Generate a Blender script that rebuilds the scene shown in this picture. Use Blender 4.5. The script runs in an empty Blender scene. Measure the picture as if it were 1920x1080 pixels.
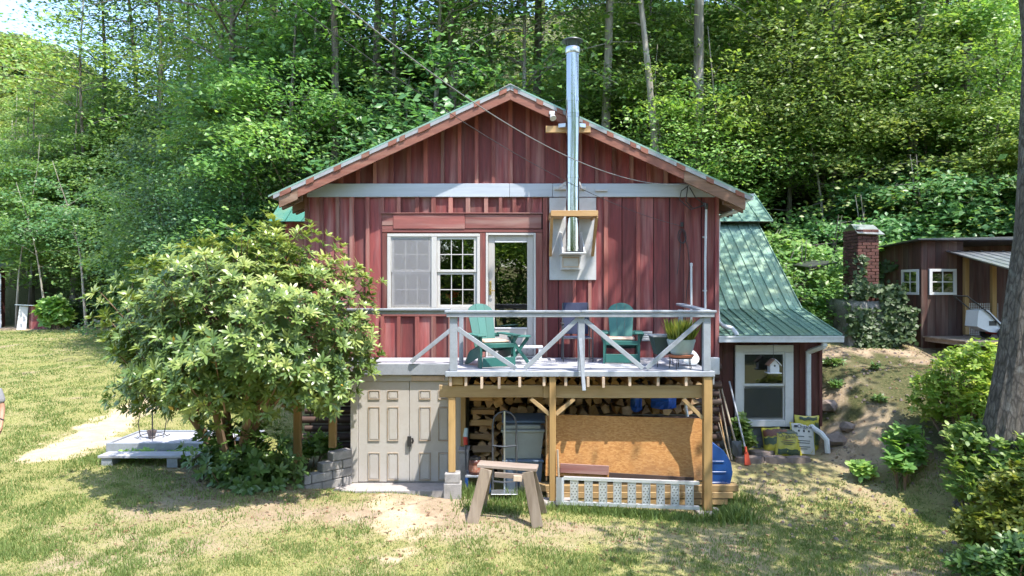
import bpy, bmesh, math, random
import numpy as np
from mathutils import Vector, Matrix
R = math.radians
random.seed(7)
rng = np.random.default_rng(11)
SC = bpy.context.scene
COL = SC.collection

# ------------------------------------------------------------------ camera
CAMZ = 3.65
cam = bpy.data.cameras.new("camera"); camo = bpy.data.objects.new("camera", cam); COL.objects.link(camo)
camo.location = (0, 0, CAMZ); camo.rotation_euler = (R(90), 0, 0)
cam.sensor_width = 36; cam.lens = 24; cam.clip_end = 2000; cam.clip_start = 0.05
SC.camera = camo

# ------------------------------------------------------------------ light
SUN = Vector((0.299, -0.320, 0.899)).normalized()
w = bpy.data.worlds.new("World"); SC.world = w; w.use_nodes = True
nt = w.node_tree; bg = nt.nodes["Background"]
sky = nt.nodes.new("ShaderNodeTexSky"); sky.sky_type = 'NISHITA'; sky.sun_disc = False; sky.dust_density = .8; sky.ozone_density = 1.2
sky.sun_elevation = math.asin(SUN.z); sky.sun_rotation = math.atan2(SUN.x, SUN.y)
nt.links.new(sky.outputs[0], bg.inputs[0]); bg.inputs[1].default_value = 0.15
sl = bpy.data.lights.new("sun", 'SUN'); sl.energy = 2.5; sl.angle = R(0.5); sl.color = (1, .95, .86)
so = bpy.data.objects.new("sun", sl); COL.objects.link(so); so.location = SUN * 40
so.rotation_euler = SUN.to_track_quat('Z', 'Y').to_euler()
SC.view_settings.view_transform = 'Standard'; SC.view_settings.look = 'None'
SC.view_settings.exposure = 2.0; SC.view_settings.gamma = 1
SC.render.engine = 'CYCLES'
SC.cycles.max_bounces = 8; SC.cycles.diffuse_bounces = 5; SC.cycles.glossy_bounces = 3
SC.cycles.transmission_bounces = 6; SC.cycles.transparent_max_bounces = 6
SC.cycles.use_denoising = True; SC.cycles.use_adaptive_sampling = True; SC.cycles.adaptive_threshold = .02; SC.cycles.caustics_reflective = False; SC.cycles.caustics_refractive = False

# ------------------------------------------------------------------ helpers
def at(px, py, Y):
    """point at depth Y that the photo shows at pixel (px,py)"""
    return ((px - 960) * Y / 1280, Y, CAMZ - (py - 540) * Y / 1280)
WLOC = {}
def wloc(o): return WLOC.get(o.name, Vector((0, 0, 0))) if o else Vector((0, 0, 0))
def thing(name, label, cat, loc=(0, 0, 0), group=None):
    o = bpy.data.objects.new(name, None); COL.objects.link(o); o.empty_display_size = .2
    o.location = loc; WLOC[o.name] = Vector(loc)
    tag(o, label, cat, group); return o
def tag(o, label=None, cat=None, group=None, kind=None):
    if label: o["label"] = label
    if cat: o["category"] = cat
    if group: o["group"] = group
    if kind: o["kind"] = kind
    return o
def link(name, me, parent=None, loc=None):
    o = bpy.data.objects.new(name, me); COL.objects.link(o)
    if parent:
        o.parent = parent
        if loc is None: o.matrix_parent_inverse = Matrix.Translation(-wloc(parent))
    if loc is not None:
        o.location = loc; WLOC[o.name] = Vector(loc) + wloc(parent)
    return o
def mk(name, v, f, mat, parent=None, smooth=False, loc=None):
    me = bpy.data.meshes.new(name)
    me.from_pydata([tuple(map(float, p)) for p in v], [], [tuple(map(int, q)) for q in f]); me.update()
    if mat: me.materials.append(mat)
    if smooth: me.shade_smooth()
    return link(name, me, parent, loc)
class MB:
    """collects shapes for one mesh"""
    def __init__(s): s.v = []; s.f = []
    def add(s, v, f):
        n = len(s.v); s.v += [tuple(p) for p in v]; s.f += [tuple(i + n for i in q) for q in f]; return s
    def box(s, x0, x1, y0, y1, z0, z1, b=0.0):
        if x1 < x0: x0, x1 = x1, x0
        v, f = cbox((x1 - x0) / 2, (y1 - y0) / 2, (z1 - z0) / 2, b)
        c = ((x0 + x1) / 2, (y0 + y1) / 2, (z0 + z1) / 2)
        return s.add([(p[0] + c[0], p[1] + c[1], p[2] + c[2]) for p in v], f)
    def beam(s, p0, p1, w, h, up=(0, 0, 1), b=0.0):
        p0 = Vector(p0); p1 = Vector(p1); d = (p1 - p0); L = d.length; d.normalize()
        u = Vector(up); x = d.cross(u)
        if x.length < 1e-4: x = d.cross(Vector((0, 1, 0)))
        x.normalize(); u = x.cross(d); c = (p0 + p1) / 2
        v, f = cbox(w / 2, L / 2, h / 2, b)
        return s.add([tuple(c + x * p[0] + d * p[1] + u * p[2]) for p in v], f)
    def tube(s, pts, r, n=8, cap=True):
        pts = [Vector(p) for p in pts]; m = len(pts); rr = r if isinstance(r, (list, tuple)) else [r] * m
        v = []; f = []; prev = None
        for i, p in enumerate(pts):
            d = (pts[min(i + 1, m - 1)] - pts[max(i - 1, 0)]).normalized()
            if prev is None:
                a = d.orthogonal().normalized()
            else:
                a = (prev - d * prev.dot(d)).normalized()
            prev = a; b = d.cross(a)
            for k in range(n):
                t = 2 * math.pi * k / n; v.append(p + (a * math.cos(t) + b * math.sin(t)) * rr[i])
        for i in range(m - 1):
            for k in range(n):
                k2 = (k + 1) % n; f.append((i * n + k, i * n + k2, (i + 1) * n + k2, (i + 1) * n + k))
        if cap:
            f.append(tuple(range(n - 1, -1, -1))); f.append(tuple(range((m - 1) * n, m * n)))
        return s.add(v, f)
    def lathe(s, prof, c=(0, 0, 0), n=20):
        v = []; f = []; m = len(prof)
        for r, z in prof:
            for k in range(n):
                t = 2 * math.pi * k / n; v.append((c[0] + r * math.cos(t), c[1] + r * math.sin(t), c[2] + z))
        for i in range(m - 1):
            for k in range(n):
                k2 = (k + 1) % n; f.append((i * n + k, i * n + k2, (i + 1) * n + k2, (i + 1) * n + k))
        f.append(tuple(range(n - 1, -1, -1))); f.append(tuple(range((m - 1) * n, m * n)))
        return s.add(v, f)
    def build(s, name, mat, parent=None, smooth=False, loc=None):
        o = mk(name, s.v, s.f, mat, parent, False, loc)
        if smooth:
            o.data.shade_smooth()
            if hasattr(o.data, "set_sharp_from_angle"): o.data.set_sharp_from_angle(angle=R(40))
        return o
def cbox(a, b, c, e=0.0):
    if e <= 0:
        v = [(-a, -b, -c), (a, -b, -c), (a, b, -c), (-a, b, -c), (-a, -b, c), (a, -b, c), (a, b, c), (-a, b, c)]
        return v, [(3, 2, 1, 0), (4, 5, 6, 7), (0, 1, 5, 4), (1, 2, 6, 5), (2, 3, 7, 6), (3, 0, 4, 7)]
    e = min(e, a * .8, b * .8, c * .8); v = []; idx = {}
    for sx in (-1, 1):
        for sy in (-1, 1):
            for sz in (-1, 1):
                for ax in range(3):
                    p = [sx * (a - e), sy * (b - e), sz * (c - e)]; p[ax] = (sx * a, sy * b, sz * c)[ax]
                    idx[(sx, sy, sz, ax)] = len(v); v.append(tuple(p))
    f = []
    for ax in range(3):
        o1, o2 = (ax + 1) % 3, (ax + 2) % 3
        for s in (-1, 1):
            q = []
            for u, t in ((-1, -1), (1, -1), (1, 1), (-1, 1)):
                k = [0, 0, 0]; k[ax] = s; k[o1] = u; k[o2] = t; q.append(idx[(k[0], k[1], k[2], ax)])
            f.append(tuple(q if s > 0 else q[::-1]))
    for ax in range(3):           # edges along ax
        o1, o2 = (ax + 1) % 3, (ax + 2) % 3
        for u in (-1, 1):
            for t in (-1, 1):
                def K(s, a2):
                    k = [0, 0, 0]; k[ax] = s; k[o1] = u; k[o2] = t; return idx[(k[0], k[1], k[2], a2)]
                q = (K(-1, o1), K(1, o1), K(1, o2), K(-1, o2)); f.append(q if u * t < 0 else q[::-1])
    for sx in (-1, 1):
        for sy in (-1, 1):
            for sz in (-1, 1):
                q = tuple(idx[(sx, sy, sz, k)] for k in range(3)); f.append(q if sx * sy * sz > 0 else q[::-1])
    return v, f
def box(name, x0, x1, y0, y1, z0, z1, mat, parent=None, b=0.004):
    return MB().box(x0, x1, y0, y1, z0, z1, b).build(name, mat, parent)
def beam(name, p0, p1, w, h, mat, parent=None, up=(0, 0, 1), b=0.004):
    return MB().beam(p0, p1, w, h, up, b).build(name, mat, parent)
def tube(name, pts, r, mat, parent=None, n=10):
    return MB().tube(pts, r, n).build(name, mat, parent, True)
def children(o): return [c for c in bpy.data.objects if c.parent == o]
def copy_tree(o, label=None, loc=None, rz=None, scale=None, parent=None, kids=None):
    c = o.copy(); COL.objects.link(c); c.parent = parent
    if label: c["label"] = label
    if loc is not None: c.location = loc
    if rz is not None: c.rotation_euler = (0, 0, rz)
    if scale is not None: c.scale = scale if isinstance(scale, (tuple, list)) else (scale,) * 3
    for ch in o.children: copy_tree(ch, parent=c)
    return c

# ------------------------------------------------------------------ materials
def nodes(name):
    m = bpy.data.materials.new(name); m.use_nodes = True; t = m.node_tree
    return m, t, t.nodes["Principled BSDF"]
def ramp(t, cols, fac):
    r = t.nodes.new("ShaderNodeValToRGB"); e = r.color_ramp.elements
    while len(e) < len(cols): e.new(.5)
    for i, (p, c) in enumerate(cols): e[i].position = p; e[i].color = (*c, 1)
    t.links.new(fac, r.inputs[0]); return r.outputs[0]
def mixc(t, fac, a, b, mode='MIX'):
    n = t.nodes.new("ShaderNodeMix"); n.data_type = 'RGBA'; n.blend_type = mode
    for s, k in ((fac, 0), (a, 6), (b, 7)):
        if hasattr(s, "links"): t.links.new(s, n.inputs[k])
        else: n.inputs[k].default_value = s if k == 0 else (*s, 1)
    return n.outputs[2]
def coords(t, scale=(1, 1, 1), rand=True, kind='Object'):
    tc = t.nodes.new("ShaderNodeTexCoord"); mp = t.nodes.new("ShaderNodeMapping"); mp.inputs[3].default_value = scale
    t.links.new(tc.outputs[kind], mp.inputs[0]); out = mp.outputs[0]
    oi = t.nodes.new("ShaderNodeObjectInfo")
    if rand:
        ml = t.nodes.new("ShaderNodeMath"); ml.operation = 'MULTIPLY'; ml.inputs[1].default_value = 37.0
        t.links.new(oi.outputs["Random"], ml.inputs[0])
        ad = t.nodes.new("ShaderNodeVectorMath"); ad.operation = 'ADD'; t.links.new(out, ad.inputs[0]); t.links.new(ml.outputs[0], ad.inputs[1]); out = ad.outputs[0]
    return out, oi.outputs["Random"]
def noise(t, co, scale, detail=4, rough=.55, dist=0.0):
    n = t.nodes.new("ShaderNodeTexNoise"); n.inputs["Scale"].default_value = scale; n.inputs["Detail"].default_value = detail
    n.inputs["Roughness"].default_value = rough; n.inputs["Distortion"].default_value = dist
    t.links.new(co, n.inputs["Vector"]); return n.outputs[0]
def bump(t, bs, h, strength=.3, dist=.01):
    b = t.nodes.new("ShaderNodeBump"); b.inputs["Strength"].default_value = strength; b.inputs["Distance"].default_value = dist
    t.links.new(h, b.inputs["Height"]); t.links.new(b.outputs[0], bs.inputs["Normal"])
def maprange(t, v, a, b, c=0, d=1):
    n = t.nodes.new("ShaderNodeMapRange"); t.links.new(v, n.inputs[0])
    for i, x in enumerate((a, b, c, d)): n.inputs[i + 1].default_value = x
    return n.outputs[0]
AX = {'x': (1.2, 14, 14), 'y': (14, 1.2, 14), 'z': (14, 14, 1.2), 'o': (4, 4, 4)}
def wood(name, base, dark, pale, axis='z', wear=.35, rough=.75, vary=.35, bstr=.35):
    """weathered or painted wood: grain along axis, per-piece tint, worn pale and dark streaks"""
    m, t, bs = nodes(name); co, rnd = coords(t, AX[axis])
    n1 = noise(t, co, 1.0, 6, .65, .4); n2 = noise(t, co, .35, 3, .6, .2); n3 = noise(t, co, 4.5, 4, .7)
    c = mixc(t, maprange(t, n1, .35, .75), base, dark)
    c = mixc(t, maprange(t, n2, .62 - wear * .3, .80 - wear * .1, 0, .8), c, pale)
    c = mixc(t, maprange(t, n3, .60, .78, 0, .45), c, dark)
    br = maprange(t, rnd, 0, 1, 1 - vary, 1 + vary * .6)
    hv = t.nodes.new("ShaderNodeHueSaturation"); t.links.new(c, hv.inputs["Color"]); t.links.new(br, hv.inputs["Value"])
    t.links.new(hv.outputs[0], bs.inputs["Base Color"]); bs.inputs["Roughness"].default_value = rough
    bump(t, bs, n1, bstr, .006); return m
def paint(name, col, rough=.5, vary=.12, dirt=.25, scale=3.0, metal=0.0, dirtcol=None, bstr=.08):
    m, t, bs = nodes(name); co, rnd = coords(t)
    n1 = noise(t, co, scale, 6, .65); n2 = noise(t, co, scale * 9, 4, .6)
    d = dirtcol or tuple(c * .55 for c in col)
    c = mixc(t, maprange(t, n1, .45, .8, 0, dirt * 1.6), col, d); c = mixc(t, maprange(t, n2, .5, .8, 0, dirt), c, d)
    br = maprange(t, rnd, 0, 1, 1 - vary, 1 + vary * .5)
    hv = t.nodes.new("ShaderNodeHueSaturation"); t.links.new(c, hv.inputs["Color"]); t.links.new(br, hv.inputs["Value"])
    t.links.new(hv.outputs[0], bs.inputs["Base Color"]); bs.inputs["Roughness"].default_value = rough; bs.inputs["Metallic"].default_value = metal
    r = maprange(t, n1, .3, .8, max(.02, rough - .08), min(1, rough + .12)); t.links.new(r, bs.inputs["Roughness"])
    if bstr: bump(t, bs, n2, bstr, .004)
    return m
def leafmat(name, c0, c1, c2, rough=.45, trans=.35, spec=.5):
    m, t, bs = nodes(name); a = t.nodes.new("ShaderNodeAttribute"); a.attribute_name = "tint"
    oi = t.nodes.new("ShaderNodeObjectInfo")
    c = ramp(t, [(0, c0), (.55, c1), (1, c2)], a.outputs["Fac"])
    hv = t.nodes.new("ShaderNodeHueSaturation"); t.links.new(c, hv.inputs["Color"])
    t.links.new(maprange(t, oi.outputs["Random"], 0, 1, .75, 1.3), hv.inputs["Value"]); t.links.new(maprange(t, oi.outputs["Random"], 0, 1, .482, .515), hv.inputs["Hue"])
    c = hv.outputs[0]
    t.links.new(c, bs.inputs["Base Color"]); bs.inputs["Roughness"].default_value = rough; bs.inputs["Specular IOR Level"].default_value = spec
    tr = t.nodes.new("ShaderNodeBsdfTranslucent"); c2_ = mixc(t, 1.0, c, (1.15, 1.15, .55), 'MULTIPLY'); t.links.new(c2_, tr.inputs[0])
    mx = t.nodes.new("ShaderNodeMixShader"); mx.inputs[0].default_value = trans
    t.links.new(bs.outputs[0], mx.inputs[1]); t.links.new(tr.outputs[0], mx.inputs[2]); t.links.new(mx.outputs[0], t.nodes["Material Output"].inputs[0])
    return m
def glassmat(name, tint=(1, 1, 1), rough=0.0, refl=.12):
    m, t, bs = nodes(name); t.nodes.remove(bs)
    g = t.nodes.new("ShaderNodeBsdfGlossy"); g.inputs["Roughness"].default_value = rough
    tr = t.nodes.new("ShaderNodeBsdfTransparent"); tr.inputs[0].default_value = (*tint, 1)
    fr = t.nodes.new("ShaderNodeFresnel"); fr.inputs[0].default_value = 1.5
    ad = t.nodes.new("ShaderNodeMath"); ad.operation = 'ADD'; ad.inputs[1].default_value = refl; t.links.new(fr.outputs[0], ad.inputs[0])
    mx = t.nodes.new("ShaderNodeMixShader"); t.links.new(ad.outputs[0], mx.inputs[0]); t.links.new(tr.outputs[0], mx.inputs[1]); t.links.new(g.outputs[0], mx.inputs[2])
    t.links.new(mx.outputs[0], t.nodes["Material Output"].inputs[0]); return m
def screenmat(name, col=(.16, .16, .17), cover=.55):
    m, t, bs = nodes(name); bs.inputs["Base Color"].default_value = (*col, 1); bs.inputs["Roughness"].default_value = .7
    tr = t.nodes.new("ShaderNodeBsdfTransparent"); mx = t.nodes.new("ShaderNodeMixShader"); mx.inputs[0].default_value = cover
    t.links.new(tr.outputs[0], mx.inputs[1]); t.links.new(bs.outputs[0], mx.inputs[2]); t.links.new(mx.outputs[0], t.nodes["Material Output"].inputs[0]); return m
M = {}
RED = ((.225, .043, .043), (.095, .025, .028), (.35, .18, .165))
M['red_v'] = wood("red_board", *RED, 'z', .45, .75, .4, .8)
M['red_f'] = wood("faded_and_sunlit_red_board", (.265, .056, .052), (.105, .03, .032), (.39, .22, .20), 'z', .5, .78, .42, .8)  # faded paint, lightened further to stand in for sun on the left wall
M['red_b'] = wood("red_batten", (.29, .078, .062), (.13, .038, .035), (.42, .27, .22), 'z', .5, .75, .45, .6)
M['red_h'] = wood("red_trim", (.27, .085, .072), (.15, .05, .045), (.42, .28, .24), 'x', .5, .72, .25)
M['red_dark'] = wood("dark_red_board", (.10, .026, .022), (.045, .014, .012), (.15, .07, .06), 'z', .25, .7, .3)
M['red_barn'] = wood("barn_board", (.085, .032, .024), (.04, .017, .014), (.14, .105, .085), 'z', .5, .8, .4)
M['rake'] = wood("rake_board", (.27, .10, .065), (.15, .055, .038), (.34, .20, .14), 'x', .3, .65, .2)
M['oldwood'] = wood("rafter_wood", (.22, .12, .075), (.11, .06, .04), (.32, .22, .16), 'x', .4, .8, .35)
M['pine'] = wood("fresh_pine", (0.476, 0.289, 0.128), (0.357, 0.196, 0.076), (0.527, 0.365, 0.196), 'x', .3, .6, .12)
M['pine_z'] = wood("fresh_pine_upright", (0.476, 0.289, 0.128), (0.357, 0.196, 0.076), (0.527, 0.365, 0.196), 'z', .3, .6, .12)
M['treat_x'] = wood("treated_beam", (0.378, 0.252, 0.113), (0.252, 0.160, 0.071), (0.437, 0.328, 0.185), 'x', .3, .7, .2)
M['treat_z'] = wood("treated_post", (0.395, 0.244, 0.092), (0.277, 0.160, 0.059), (0.462, 0.336, 0.168), 'z', .3, .7, .2)
M['treat_y'] = wood("treated_joist", (0.386, 0.210, 0.084), (0.252, 0.126, 0.050), (0.504, 0.353, 0.227), 'y', .3, .7, .3)
M['endgrain_sunpatch'] = paint("pale_end_grain_and_sun_patch", (0.527, 0.399, 0.297), .8, .3, .4, 14)  # end grain colour, also used for the painted sunlit strip on the header
M['greywood'] = wood("weathered_lumber", (0.246, 0.191, 0.140), (0.145, 0.106, 0.076), (0.357, 0.297, 0.238), 'z', .4, .8, .25)
M['greywood_x'] = wood("weathered_top", (0.281, 0.217, 0.174), (0.170, 0.123, 0.098), (0.391, 0.323, 0.281), 'x', .4, .8, .25)
M['band'] = wood("white_band_paint", (0.430, 0.464, 0.525), (0.344, 0.378, 0.439), (0.482, 0.499, 0.533), 'x', .3, .55, .06, .1)
M['rail'] = paint("pale_blue_grey_paint", (0.292, 0.314, 0.353), .55, .1, .45, 4)
M['deckfloor'] = paint("deck_floor_paint", (0.395, 0.395, 0.437), .5, .1, .35, 2.5)
M['white'] = paint("white_paint", (0.607, 0.607, 0.623), .45, .05, .2, 3)
M['gutter'] = paint("white_gutter_metal", (0.590, 0.599, 0.615), .35, .04, .35, 5)
M['panel'] = paint("white_cement_panel", (0.492, 0.492, 0.508), .6, .04, .3, 2)
M['beige'] = paint("beige_door_paint", (.43, .405, .385), .5, .04, .3, 2, dirtcol=(.33, .28, .235))
M['beige_edge'] = paint("rust_tinged_panel_edge", (.37, .31, .25), .6, .1, .6, 9, dirtcol=(.30, .19, .11))
M['frame'] = paint("window_frame_vinyl", (0.504, 0.483, 0.462), .4, .04, .15, 3)
M['glass'] = glassmat("window_glass", (.75, .78, .76), 0, .16)
M['screen'] = screenmat("insect_screen", (.30, .29, .30), .6)
M['darkscreen'] = screenmat("dark_insect_screen", (.05, .055, .05), .7)
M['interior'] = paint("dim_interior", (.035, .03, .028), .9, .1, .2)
M['curtain'] = paint("net_curtain", (.30, .29, .28), .9, .1, .2)
M['backing'] = paint("tar_paper", (.02, .018, .018), .95, 0, .2)
M['steel'] = paint("polished_stainless_steel", (.40, .40, .41), .07, .02, .25, 2.5, 1.0, dirtcol=(.24, .22, .19), bstr=.02)
M['galv'] = paint("galvanised_metal", (.55, .58, .62), .35, .05, .3, 6, .9)
M['alu'] = paint("bare_aluminium", (0.648, 0.675, 0.720), .38, .04, .2, 6, .55)
M['blackmetal'] = paint("black_metal", (.025, .025, .028), .45, .1, .2)
M['greymetal'] = paint("grey_steel_tube", (.085, .09, .10), .45, .1, .3, 6, .5)
M['brass'] = paint("brass", (.62, .42, .16), .3, .05, .2, 6, .9)
def roofmat(name, col):
    m, t, bs = nodes(name); co, rnd = coords(t, (1, 1, 1), False)
    n1 = noise(t, co, .9, 6, .65, .6); n2 = noise(t, co, 26, 3, .6)
    c = mixc(t, maprange(t, n1, .45, .72, 0, .5), col, (.24, .27, .13)); c = mixc(t, maprange(t, n2, .55, .8, 0, .25), c, (.10, .13, .09))
    t.links.new(c, bs.inputs["Base Color"]); bs.inputs["Metallic"].default_value = .2; bs.inputs["Specular IOR Level"].default_value = .8
    t.links.new(maprange(t, n1, .3, .8, .18, .42), bs.inputs["Roughness"]); return m
M['roof'] = roofmat("green_painted_roof_metal", (.22, .345, .29))
M['roof_teal'] = roofmat("teal_painted_roof_metal", (0.068, 0.204, 0.170))
M['rooftrim'] = paint("grey_rake_trim_metal", (0.317, 0.317, 0.334), .4, .08, .3, 5)
M['chairgreen'] = paint("green_chair_paint", (.028, .135, .115), .5, .12, .4, 5, dirtcol=(.03, .11, .09))
M['cushion'] = paint("faded_cushion", (0.496, 0.384, 0.304), .9, .05, .5, 14, dirtcol=(0.400, 0.176, 0.128))
M['navy'] = paint("navy_fabric", (.028, .035, .075), .85, .05, .2, 20)
M['pot'] = paint("pale_teal_glaze", (.36, .45, .46), .35, .04, .3, 6)
M['terra'] = paint("terracotta", (.42, .15, .075), .75, .05, .3, 8)
M['darkbox'] = paint("dark_green_planter", (.035, .065, .06), .5, .05, .3)
M['concrete'] = paint("concrete", (0.361, 0.328, 0.320), .9, .1, .5, 4, bstr=.4)
M['block'] = paint("grey_concrete_block", (0.315, 0.297, 0.289), .92, .15, .6, 6, bstr=.5)
M['darkblock'] = paint("painted_foundation_block", (.13, .14, .15), .9, .12, .5, 5, bstr=.4)
M['log'] = wood("dark_hewn_log", (.085, .05, .038), (.04, .024, .02), (.15, .11, .09), 'x', .35, .85, .3)
M['chink'] = paint("pale_chinking", (.34, .32, .31), .95, .05, .5, 8)
M['brick'] = paint("old_red_brick", (.13, .05, .04), .9, .35, .5, 14, bstr=.5)
M['mortar'] = paint("mortar", (.20, .17, .155), .95, .05, .5, 9)
M['stone'] = paint("mossy_stone", (.24, .23, .22), .95, .2, .9, 3, dirtcol=(.05, .06, .03), bstr=.8)
M['flatstone'] = paint("flat_brown_stone", (.23, .18, .16), .9, .2, .6, 5, bstr=.6)
M['bark'] = wood("grey_tree_bark", (.20, .175, .15), (.07, .06, .05), (.40, .38, .35), 'z', .45, .95, .3, 1.0)
def barkmat():
    m, t, bs = nodes("furrowed_grey_bark"); co, _ = coords(t, (9, 9, 2.6), False); co2, _ = coords(t, (1, 1, 1), False)
    v = t.nodes.new("ShaderNodeTexVoronoi"); v.feature = 'DISTANCE_TO_EDGE'; v.inputs["Scale"].default_value = 1.6; t.links.new(co, v.inputs["Vector"])
    n1 = noise(t, co, 2.2, 8, .75, .8); n2 = noise(t, co2, 3.0, 5, .65); n3 = noise(t, co2, 30, 4, .7)
    c = ramp(t, [(.28, (.05, .042, .036)), (.5, (.14, .12, .105)), (.72, (.25, .23, .21))], n1)
    c = mixc(t, maprange(t, v.outputs["Distance"], .0, .16, .8, 0), c, (.035, .03, .026)); c = mixc(t, maprange(t, n2, .56, .7, 0, .6), c, (.33, .33, .31)); c = mixc(t, maprange(t, n3, .55, .75, 0, .5), c, (.06, .055, .05))
    t.links.new(c, bs.inputs["Base Color"]); bs.inputs["Roughness"].default_value = .95; bump(t, bs, n1, 1.0, .05); return m
M['bigbark'] = barkmat()
M['barkpale'] = wood("pale_tree_bark", (.30, .27, .23), (.13, .11, .095), (.46, .43, .39), 'z', .5, .95, .25, .8)
M['rhodobark'] = wood("brown_shrub_stem", (.27, .17, .11), (.14, .085, .055), (.38, .29, .21), 'z', .4, .9, .2, .5)
M['logend'] = wood("split_firewood_face", (.52, .32, .15), (.34, .19, .085), (.64, .46, .27), 'y', .35, .85, .45, .6)
M['logend2'] = wood("aged_firewood_face", (.44, .28, .155), (.26, .15, .08), (.58, .43, .28), 'y', .4, .85, .4, .6)
M['plasticblue'] = paint("blue_plastic", (.012, .06, .22), .35, .05, .15, 4)
M['tarpblue'] = paint("blue_tarp", (.012, .10, .50), .45, .1, .2, 5)
M['binlid'] = paint("blue_grey_lid", (.10, .14, .20), .5, .05, .3)
M['bin'] = paint("grey_plastic_bin", (0.255, 0.272, 0.255), .55, .04, .2)
M['rubber'] = paint("black_rubber", (.02, .02, .02), .85, .05, .2)
M['hubgrey'] = paint("grey_wheel", (.35, .35, .36), .5, .05, .3)
M['redplastic'] = paint("red_plastic", (.45, .035, .025), .4, .05, .15)
M['orange'] = paint("orange_red_blade", (.55, .075, .035), .5, .05, .25)
M['toolwood'] = wood("tool_handle_wood", (0.391, 0.323, 0.246), (0.272, 0.212, 0.153), (0.476, 0.408, 0.323), 'z', .3, .6, .2)
M['conduit'] = paint("white_conduit", (0.527, 0.535, 0.561), .4, .04, .2)
M['wire'] = paint("black_cable", (.03, .03, .035), .6, .05, .1)
M['wiregrey'] = paint("bare_service_cable", (.20, .20, .21), .5, .05, .2)
M['petal'] = paint("orange_red_petals", (.75, .10, .03), .7, .3, .1)
M['petalred'] = paint("red_petals", (.65, .03, .04), .7, .3, .1)
def osb():
    m, t, bs = nodes("oriented_strand_board"); co, _ = coords(t, (9, 9, 22), False)
    v = t.nodes.new("ShaderNodeTexVoronoi"); v.inputs["Scale"].default_value = 2.6; t.links.new(co, v.inputs["Vector"])
    sp = t.nodes.new("ShaderNodeSeparateColor"); t.links.new(v.outputs["Color"], sp.inputs[0])
    co2, _ = coords(t, (1, 1, 1), False); n = noise(t, co2, 1.4, 5, .6)
    c = ramp(t, [(0, (.33, .14, .038)), (.5, (.41, .19, .055)), (1, (.47, .24, .08))], sp.outputs[0])
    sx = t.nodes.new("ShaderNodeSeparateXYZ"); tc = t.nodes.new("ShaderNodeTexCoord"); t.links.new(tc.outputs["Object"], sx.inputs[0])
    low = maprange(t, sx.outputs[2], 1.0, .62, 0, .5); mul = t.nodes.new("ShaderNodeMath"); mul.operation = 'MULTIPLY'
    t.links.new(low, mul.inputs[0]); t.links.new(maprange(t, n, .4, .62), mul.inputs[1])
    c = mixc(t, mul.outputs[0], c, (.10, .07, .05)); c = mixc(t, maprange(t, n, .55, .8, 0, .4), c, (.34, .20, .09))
    t.links.new(c, bs.inputs["Base Color"]); bs.inputs["Roughness"].default_value = .75; bump(t, bs, sp.outputs[0], .25, .003); return m
M['osb'] = osb()
M['leaf_a'] = leafmat("broad_leaf_mid_green", (.09, .19, .058), (.165, .30, .085), (.28, .40, .12), .42, .5)
M['leaf_b'] = leafmat("broad_leaf_bright_green", (.12, .235, .066), (.225, .365, .095), (.40, .49, .15), .42, .5)
M['leaf_c'] = leafmat("broad_leaf_deep_green", (.055, .135, .055), (.10, .205, .072), (.175, .285, .095), .40, .45)
M['leaf_r'] = leafmat("rhododendron_leaf", (.065, .125, .035), (.155, .235, .06), (.35, .40, .12), .34, .3, .5)
M['leaf_rd'] = leafmat("dark_rhododendron_leaf", (.05, .11, .03), (.10, .19, .045), (.19, .28, .07), .36, .3, .5)
M['leaf_s'] = leafmat("lime_shrub_leaf", (0.090, 0.162, 0.027), (0.216, 0.297, 0.045), (0.396, 0.414, 0.081), .4, .35)
M['leaf_v'] = leafmat("ivy_leaf", (.03, .065, .018), (.055, .105, .028), (.10, .16, .045), .5, .25)
M['leaf_far'] = leafmat("distant_tree_leaf", (.12, .17, .05), (.20, .26, .08), (.32, .35, .12), .6, .3)
M['grass'] = leafmat("lawn_grass", (.10, .16, .045), (.185, .24, .075), (.31, .325, .135), .6, .35, .3)
M['litter'] = leafmat("dry_leaf_litter", (.09, .05, .03), (.24, .14, .08), (.42, .30, .19), .8, .1, .2)
# ------------------------------------------------------------------ terrain
def sm(a, b, x):
    t = np.clip((x - a) / (b - a), 0, 1); return t * t * (3 - 2 * t)
def vnoise(x, y, s, seed=0):
    x = np.asarray(x, float) * s + seed * 17.3; y = np.asarray(y, float) * s + seed * 9.1
    xi = np.floor(x); yi = np.floor(y); fx = x - xi; fy = y - yi; fx = fx * fx * (3 - 2 * fx); fy = fy * fy * (3 - 2 * fy)
    def h(a, b): v = np.sin(a * 127.1 + b * 311.7 + seed * 3.7) * 43758.5453; return v - np.floor(v)
    return (h(xi, yi) * (1 - fx) + h(xi + 1, yi) * fx) * (1 - fy) + (h(xi, yi + 1) * (1 - fx) + h(xi + 1, yi + 1) * fx) * fy
def foot(x):
    """depth at which the wooded hill starts to rise"""
    return 19.5 + 17.5 * sm(-7, -20, x) + 60 * sm(-29, -60, x) - 3.5 * sm(6, 14, x)
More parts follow.
